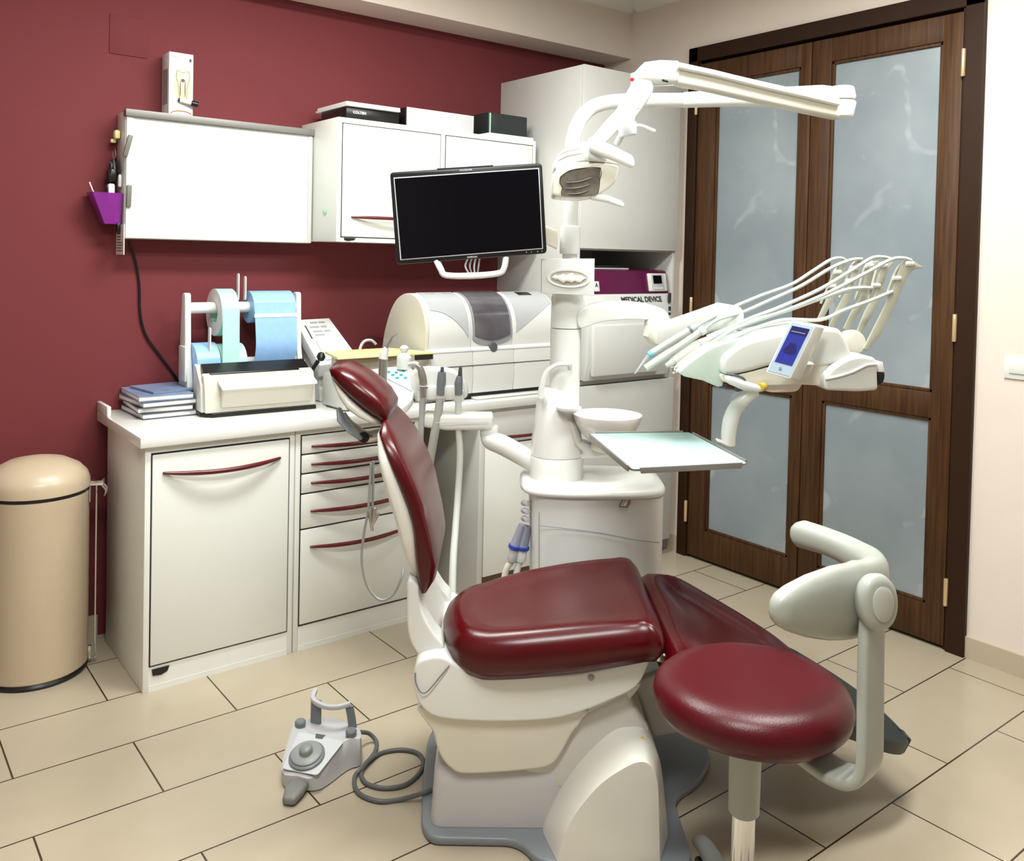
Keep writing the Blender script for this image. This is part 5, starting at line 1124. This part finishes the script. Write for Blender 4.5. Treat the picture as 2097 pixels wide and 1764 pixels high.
# handpieces with their hoses
HOSE = mat('pale_hose', (.50, .55, .52), .35)
hp = [
 ('white air syringe with a long tapering tip and blue ring, leftmost of the console instruments', .30, [(1427, 668), (1455, 652), (1500, 630), (1560, 605), (1620, 583), (1665, 555), (1700, 533), (1722, 529), (1733, 535)], .40, [(1427, 668), (1397, 686), (1335, 724)], [(1335, 724), (1322, 737), (1300, 766)], 'air_syringe'),
 ('white sheathed handpiece second from the left on the console', .25, [(1440, 676), (1470, 655), (1520, 640), (1570, 618), (1640, 586), (1700, 550), (1742, 533), (1765, 531)], .34, [(1440, 676), (1400, 704), (1372, 722)], [(1372, 722), (1345, 740), (1322, 755)], 'handpiece'),
 ('cream motor handpiece in the middle of the console instruments', .20, [(1453, 694), (1480, 680), (1530, 655), (1600, 628), (1680, 592), (1750, 550), (1785, 529), (1810, 527), (1830, 533)], .28, [(1453, 694), (1415, 718), (1382, 740)], [(1382, 740), (1374, 744), (1364, 750)], 'handpiece'),
 ('slim turbine handpiece with two rings, second from the right on the console', .15, [(1472, 694), (1500, 676), (1540, 660), (1620, 632), (1700, 598), (1780, 556), (1825, 532), (1850, 529), (1866, 534)], .16, [(1472, 694), (1430, 726), (1392, 750)], [(1392, 750), (1384, 754), (1380, 757)], 'handpiece'),
 ('curved scaler handpiece lowest and rightmost of the console instruments', .11, [(1486, 700), (1520, 684), (1560, 668), (1610, 655), (1680, 655), (1730, 635), (1785, 615), (1828, 597)], .16, [(1486, 700), (1440, 735), (1412, 752)], [(1412, 752), (1400, 759), (1384, 762)], 'scaler')]
for i, (lab, b0, path, b1, body, tip, nm) in enumerate(hp):
    t = thing(nm, V(*tip[-1], b0), lab, 'handpiece', 'instruments on the console')
    n = len(path); P_ = [V(x, y, b0+(b1-b0)*(k/(n-1))) for k, (x, y) in enumerate(path)]
    ob('hose', tube(NB(), P_, .0058, 10, 6), HOSE, t)
    rr = [[.009, .0125, .0125], [.011, .012, .012], [.010, .014, .013], [.007, .009, .008], [.007, .0085, .007]][i]
    ob('handpiece_body', tube(NB(), [V(x, y, b0) for x, y in body], rr, 16, 4), [HPW, HPW, mat('cream_motor', (.55, .54, .42), .3), HPW, GREYL][i], t)
    rt = [[.011, .006, .002], [.013, .013, .012], [.011, .010, .007], [.007, .006, .005], [.006, .004, .0025]][i]
    ob('tip', tube(NB(), [V(x, y, b0) for x, y in tip], rt, 14, 4), [GREYL, HPW, HPW, CHROME, STEEL][i], t)
    if i == 0: d_ = (V(1335, 724, b0)-V(1397, 686, b0)).normalized(); ob('blue_ring', cyl(NB(), V(1335, 724, b0)-d_*.006, V(1335, 724, b0)+d_*.012, .0125, .0115, bev=.001), mat('light_blue_ring', (.15, .55, .70), .3), t)
    if i == 1: d_ = (V(1400, 704, b0)-V(1440, 676, b0)).normalized(); ob('end_collar', cyl(NB(), V(1440, 676, b0)-d_*.006, V(1440, 676, b0)+d_*.012, .014, bev=.002), WHT, t)
    if i in (0, 2, 4): ob('grey_collar', cyl(NB(), V(*body[0], b0).lerp(V(*body[1], b0), .35), V(*body[0], b0).lerp(V(*body[1], b0), .5), rr[1]+.0008, bev=.0005), GREYP if i != 2 else GREYL, t)
    if i == 3: ob('turbine_head', cyl(NB(), V(1378, 752, b0), V(1381, 764, b0), .007, bev=.001), CHROME, t)
for i, (bb0, path) in enumerate([(.24, [(1440, 700), (1500, 672), (1570, 650), (1640, 626), (1700, 606), (1765, 590)]), (.20, [(1540, 692), (1580, 680), (1620, 672)]), (.22, [(1448, 690), (1520, 662), (1600, 640), (1680, 612), (1740, 592), (1788, 590)])]):
    ob('return_hose', tube(NB(), [V(x, y, bb0) for x, y in path], .0058, 10, 6), HOSE, doc)
# tray arm and tray
ob('tray_arm', tube(NB(), [V(1548, 800, .13), V(1530, 812, .13), V(1508, 835, .13), V(1497, 860, .13), V(1492, 890, .13), V(1492, 912, .13)], [.018, .021, .023, .024, .023, .021], 18, 4), WHT, doc, ang=60)
ob('tray_clamp', sloft(NB(), [(V(1470, 903, .10), ZZ*.006, CW*.02, 3), (V(1488, 911, .12), ZZ*.007, CW*.022, 3)], round_ends=.008), WHT2, doc)
TZ = 1.0
tq = [U(1294, 961, z=TZ), U(1533, 949, z=TZ), U(1412, 885, z=TZ), U(1206, 888, z=TZ)]
tr = thing('instrument_tray', (tq[0]+tq[2])/2, 'pale mint instrument tray with steel rim, hanging below the console', 'tray')
ctr = sum(tq, Vector())/4
ob('tray_plate', prism(NB(), rounded([ctr+(p-ctr)*.985 for p in tq], .012, 4), -ZZ*.003, .0008), TRAYG, tr)
for i in range(4):
    p, q = tq[i], tq[(i+1) % 4]; d_ = (q-p).normalized(); n_ = ZZ.cross(d_); n_ = n_ if n_.dot(ctr-p) < 0 else -n_
    a_ = p+d_*.025; b_ = q-d_*.025
    ob('tray_rim', prism(NB(), [a_-ZZ*.012, b_-ZZ*.012, b_+d_*.004+ZZ*.004, a_-d_*.004+ZZ*.004], n_*.006, .001), mat('dark_steel_rim', (.28, .28, .26), .35, metal=.6), tr)
ob('tray_corner', prism(NB(), rounded([ctr+(p-ctr)*1.0 for p in tq], .02, 4), -ZZ*.002), STEEL, tr).location.z -= .0045
# bottle on the console corner
bt_ = onc2(827, 754, .008)
bo = BOT[0]; bo.location = V(827, 756, .86); c_ = V(827, 756, .86); sc_ = .0017*1.03
ob('bottle_body', lathe(NB(), [(.001, 0), (.026, 0), (.028, .004), (.028, .045), (.020, .056)], c_, seg=28), WHT, bo)
ob('knob_cap', lathe(NB(), [(.020, .056), (.018, .058), (.010, .064), (.016, .072), (.017, .082), (.010, .090), (.001, .092)], c_, seg=24), WHT, bo)
# ================================================================ STOOL
st_c = U(1532, 1408, D=1.97); SX, SY = st_c.x, st_c.y; SZ = st_c.z
stool = thing('dentist_stool', (SX, SY, 0), 'burgundy round dentist stool with a curved stone-grey torso rest, in the right foreground', 'stool')
def Kp(p, a, b, z=0): return Vector(p)+CU*a+CW*b+ZZ*z
S0 = Vector((SX, SY, SZ))
so = [(math.cos(i*math.pi/24), math.sin(i*math.pi/24)) for i in range(48)]
def st_map(a, b, h): return Kp(S0, a, b, h)
outl = [(.218*c*(1+.03*c), .212*s*(1+.08*c)) for c, s in so]
bm = pillow(NB(), outl, st_map, [(.05, -.072), (.022, -.062), (.004, -.040), (.0, -.018), (.006, .002), (.024, .018), (.055, .026)], dish=lambda k: .002*k, inner=6)
ob('seat_cushion', bm, RED2, stool, ang=60)
ob('seat_pan', lathe(NB(), [(.001, -.092), (.12, -.090), (.15, -.075), (.15, -.066), (.001, -.066)], S0, seg=40), DGREY, stool)
colx = U(1527, 1600, D=1.97); C0 = Vector((colx.x, colx.y, 0)); C0 = Vector((SX, SY, 0)) + CU*(-.002)
ob('gas_spring_cover', lathe(NB(), [(.030, SZ-.285), (.034, SZ-.280), (.0355, SZ-.15), (.034, SZ-.085)], C0, seg=32), STOOLG, stool)
ob('chrome_column', lathe(NB(), [(.026, .09), (.026, SZ-.278)], C0, seg=32), CHROME, stool)
ob('column_foot', lathe(NB(), [(.001, .060), (.045, .062), (.048, .075), (.034, .095), (.028, .10)], C0, seg=32), CHROME, stool)
for k in range(5):
    an = math.radians(97+72*k); d_ = CU*math.cos(an)+CW*math.sin(an)
    lg = ob('base_leg', tube(NB(), [C0+ZZ*.075+d_*.02, C0+ZZ*.088+d_*.12, C0+ZZ*.084+d_*.22, C0+ZZ*.074+d_*.26], [.028, .026, .023, .021], 14, 4, flat=.8, up=ZZ, rnd=True), mat('dark_leg_grey', (.13, .13, .125), .35), stool, ang=60)
    cp = C0+d_*.235; 
    ob('caster', cyl(NB(), cp+ZZ*.025-d_.cross(ZZ)*.016, cp+ZZ*.025+d_.cross(ZZ)*.016, .0245, bev=.004), BLACK, lg)
# L-shaped arm
def W(px, py, D): return U(px, py, D=D)
DA = 1.93
pth = [W(1600, 1500, 1.97), W(1650, 1540, 1.90), W(1708, 1580, 1.83), W(1752, 1594, 1.78), W(1778, 1570, 1.76), W(1782, 1500, 1.76), W(1783, 1400, 1.77), W(1785, 1300, 1.785), W(1790, 1225, 1.80)]
hw = [.040, .040, .040, .040, .040, .039, .037, .036, .036]
bm = tube(NB(), pth, [.012]*9, 16, 6, flat=1)
# flat strap: width runs along the depth/side direction
bm.free(); bm = NB(); PP = smooth_path(pth, 6); rs = []
wd = (CU*.74+CW*.67).normalized()
for i, p in enumerate(PP):
    d_ = (PP[min(i+1, len(PP)-1)]-PP[max(i-1, 0)]).normalized(); n_ = d_.cross(wd).normalized()
    rs.append(sellipse(p, n_*.013, wd*.043, 4.5, 24))
arm = ob('torso_rest_arm', rings(bm, rs), STOOLG, stool, ang=50)
# curved torso rest: a band bent around the sitter, near wing deep, far wing slim
tp = [(1604, 1247, 1.71, .038, .026), (1650, 1241, 1.74, .060, .029), (1700, 1235, 1.78, .074, .030), (1750, 1227, 1.82, .080, .030), (1784, 1202, 1.87, .066, .030), (1788, 1166, 1.95, .041, .030), (1755, 1138, 2.04, .033, .031), (1700, 1112, 2.12, .031, .031), (1644, 1094, 2.20, .033, .033)]
st = []
PPc = [W(x, y, D) for x, y, D, h, w__ in tp]
PS = smooth_path(PPc, 5); n = len(tp)
for i, p in enumerate(PS):
    t_ = i/(len(PS)-1)*(n-1); k = min(int(t_), n-2); f_ = t_-k; h = tp[k][3]*(1-f_)+tp[k+1][3]*f_; w__ = tp[k][4]*(1-f_)+tp[k+1][4]*f_
    d_ = (PS[min(i+1, len(PS)-1)]-PS[max(i-1, 0)]).normalized(); s_ = ZZ.cross(d_).normalized(); u2 = d_.cross(s_).normalized()
    st.append((p, u2*h, s_*w__, 2.4))
ob('torso_rest', sloft(NB(), st, seg=36, round_ends=.03), STOOLG, stool, ang=70)
kc = W(1793, 1232, 1.765)
kd = (EYEP-kc).normalized(); kd = (kd*.8 + CU*.5).normalized(); kd.z *= .3; kd.normalize()
kx, ky, kz = frame_of(kd)
def kst(r, f, h): return sellipse(kc+kz*h, kx*r, ky*(r*f), 2.1, 36)
kn = ob('clamp_knob', rings(NB(), [kst(.030, 1.3, -.02), kst(.040, 1.3, -.012), kst(.043, 1.3, .004), kst(.040, 1.3, .016), kst(.030, 1.3, .021), kst(.005, 1.3, .022)]), STOOLG, stool, ang=60)
ob('knob_cap', rings(NB(), [kst(.024, 1.35, .018), kst(.025, 1.35, .024), kst(.020, 1.35, .027), kst(.003, 1.35, .0275)]), mat('stone_grey_cap', (.46, .45, .41), .35), kn, ang=60)

# ================================================================ FOOT CONTROL
fc = U(650, 1575, z=.03)
foot = thing('foot_control', (fc.x, fc.y, 0), 'light grey foot control with round pedal and carrying bow, on the floor by the chair', 'foot pedal')
def G(px, py, z): return U(px, py, z=z)
def Gp(pts, z): return [G(x, y, z) for x, y in pts]
# outline on the floor
base = [(576, 1608), (640, 1620), (668, 1612), (712, 1578), (740, 1566), (739, 1520), (700, 1490), (640, 1480), (600, 1495), (590, 1540)]
foot_b = [G(580, 1612, .0), G(622, 1622, .0), G(660, 1618, .0), G(712, 1580, .0), G(738, 1570, .0), G(742, 1545, .0), G(735, 1530, .0), G(690, 1512, .0), G(610, 1515, .0), G(596, 1545, .0)]
top_f = [(576, 1577, .045), (610, 1590, .045), (648, 1590, .045), (706, 1520, .085), (737, 1515, .085), (738, 1498, .088), (728, 1488, .088), (680, 1470, .088), (608, 1478, .088), (598, 1490, .088)]
bm = NB(); lo_ = closed_smooth(foot_b, 3); hi_ = closed_smooth([G(x, y, z) for x, y, z in top_f], 3)
c_ = sum(hi_, Vector())/len(hi_)
rs = [[p+ZZ*.004 for p in lo_], [p.lerp(q, .5)+ZZ*.0 for p, q in zip(lo_, hi_)], hi_, [p+(c_-p).normalized()*.006+ZZ*.004 for p in hi_], [p+(c_-p)*.5+ZZ*.003 for p in hi_], [p+(c_-p)*.95+ZZ*.002 for p in hi_]]
ob('housing', rings(bm, rs), GREYL, foot, ang=40)
ob('rubber_sole', prism(NB(), [p+(sum(lo_, Vector())/len(lo_)-p)*.03+ZZ*.0005 for p in lo_], ZZ*.006), DGREY, foot)
# sloping white plate
q0 = [(612, 1500, .091), (705, 1520, .089), (650, 1590, .053), (578, 1576, .053)]
Q_ = [G(x, y, z) for x, y, z in q0]
nq = (Q_[1]-Q_[0]).cross(Q_[3]-Q_[0]).normalized(); nq = nq if nq.z > 0 else -nq
ob('face_plate', prism(NB(), rounded(Q_, .01, 4), nq*.003, .001), mat('white_grey_plate', (.56, .58, .60), .35), foot)
def onq(px, py, h=.0): 
    w = ray(px, py); t_ = (Q_[0]-EYEP).dot(nq)/w.dot(nq); return EYEP+w*t_+nq*h
dc_ = onq(629, 1552); 
x_, y_, _ = frame_of(nq)
def dring(r, h): return sellipse(dc_+nq*h, x_*r, y_*r, 2, 40)
dl = ob('pedal_disc', rings(NB(), [dring(.052, .003), dring(.052, .010), dring(.048, .013), dring(.024, .014)]), GREYP, foot, ang=50)
ob('pedal_ring', rings(NB(), [dring(.045, .012), dring(.045, .018), dring(.040, .021), dring(.02, .022)]), mat('pedal_grey', (.27, .28, .28), .4), dl, ang=50)
ob('pedal_knob', rings(NB(), [dring(.020, .020), dring(.019, .034), dring(.015, .039), dring(.002, .040)]), mat('pedal_knob_grey', (.24, .25, .25), .4), dl, ang=50)
ob('symbol_label', prism(NB(), [onq(647, 1505, .0035), onq(667, 1508, .0035), onq(660, 1516, .0035), onq(646, 1514, .0035)], nq*.0005), DGREY, foot)
for px, py in ((615, 1484), (719, 1503)):
    p = G(px, py, .094); ob('push_button', lathe(NB(), [(.001, -.004), (.016, -.004), (.017, .008), (.014, .013), (.001, .014)], p, seg=24), GREYP, foot)
# bow handle
h0, h1 = G(647, 1480, .09), G(723, 1490, .09)
bow = [h0, h0+ZZ*.055, h0.lerp(h1, .0)+ZZ*.070+(h1-h0)*.03, h0.lerp(h1, .3)+ZZ*.062, h0.lerp(h1, .6)+ZZ*.070, h0.lerp(h1, .90)+ZZ*.075, h1+ZZ*.060, h1]
top = [G(637, 1428, .165), G(660, 1450, .150), G(690, 1448, .155), G(715, 1440, .158)]
FV = Vector((.61, .79, 0)); bowd = (h1-h0).normalized(); bowp = ZZ.cross(bowd).normalized()
def strap(name, P, w__, th, wdir, parent, m):
    P = smooth_path(P, 5); rs = []
    for i, p in enumerate(P):
        d_ = (P[min(i+1, len(P)-1)]-P[max(i-1, 0)]).normalized(); n_ = d_.cross(wdir).normalized()
        rs.append(sellipse(p, n_*th, wdir*w__, 6, 16))
    return ob(name, rings(NB(), rs), m, parent, ang=50)
strap('carry_bow_post', [h0+bowp*0+ZZ*-.005, h0+ZZ*.03, h0+ZZ*.070], .017, .0045, bowd, foot, GREYP)
strap('carry_bow_post', [h1+ZZ*-.01, h1+ZZ*.03-bowd*.006, h1+ZZ*.066-bowd*.014], .013, .0045, bowd, foot, GREYP)
strap('carry_bow', [h0+ZZ*.082+FV*.035-bowd*.012, h0+ZZ*.070+FV*.0-bowd*.010, h0.lerp(h1, .25)+ZZ*.064-FV*.018, h0.lerp(h1, .6)+ZZ*.066-FV*.018, h1+ZZ*.074-bowd*.010-FV*.004], .007, .007, ZZ, foot, GREYL)
# toe lever
tl0, tl1 = G(610, 1605, .03), G(592, 1640, .018)
ob('toe_lever', sloft(NB(), [(G(612, 1606, .022), bowd*.030, ZZ*.014, 3), (G(602, 1622, .020), bowd*.028, ZZ*.015, 3), (G(592, 1640, .016), bowd*.020, ZZ*.012, 3)], round_ends=.008), mat('worn_grey_lever', (.20, .20, .195), .5), foot, ang=60)
cord = [(738, 1500, .05), (756, 1503, .03), (771, 1520, .008), (768, 1540, .007), (752, 1562, .007), (741, 1580, .007), (742, 1595, .007), (756, 1608, .007), (790, 1615, .007), (830, 1608, .007), (858, 1585, .007), (867, 1562, .007), (855, 1543, .007), (820, 1536, .007), (780, 1543, .007), (755, 1558, .016), (740, 1575, .016), (727, 1590, .009), (728, 1615, .007), (745, 1632, .007), (780, 1642, .007), (820, 1638, .007), (860, 1627, .03), (884, 1618, .034)]
ob('cord', tube(NB(), [G(x, y, z) for x, y, z in cord], .0065, 10, 6), mat('grey_cord', (.10, .105, .11), .45), foot)
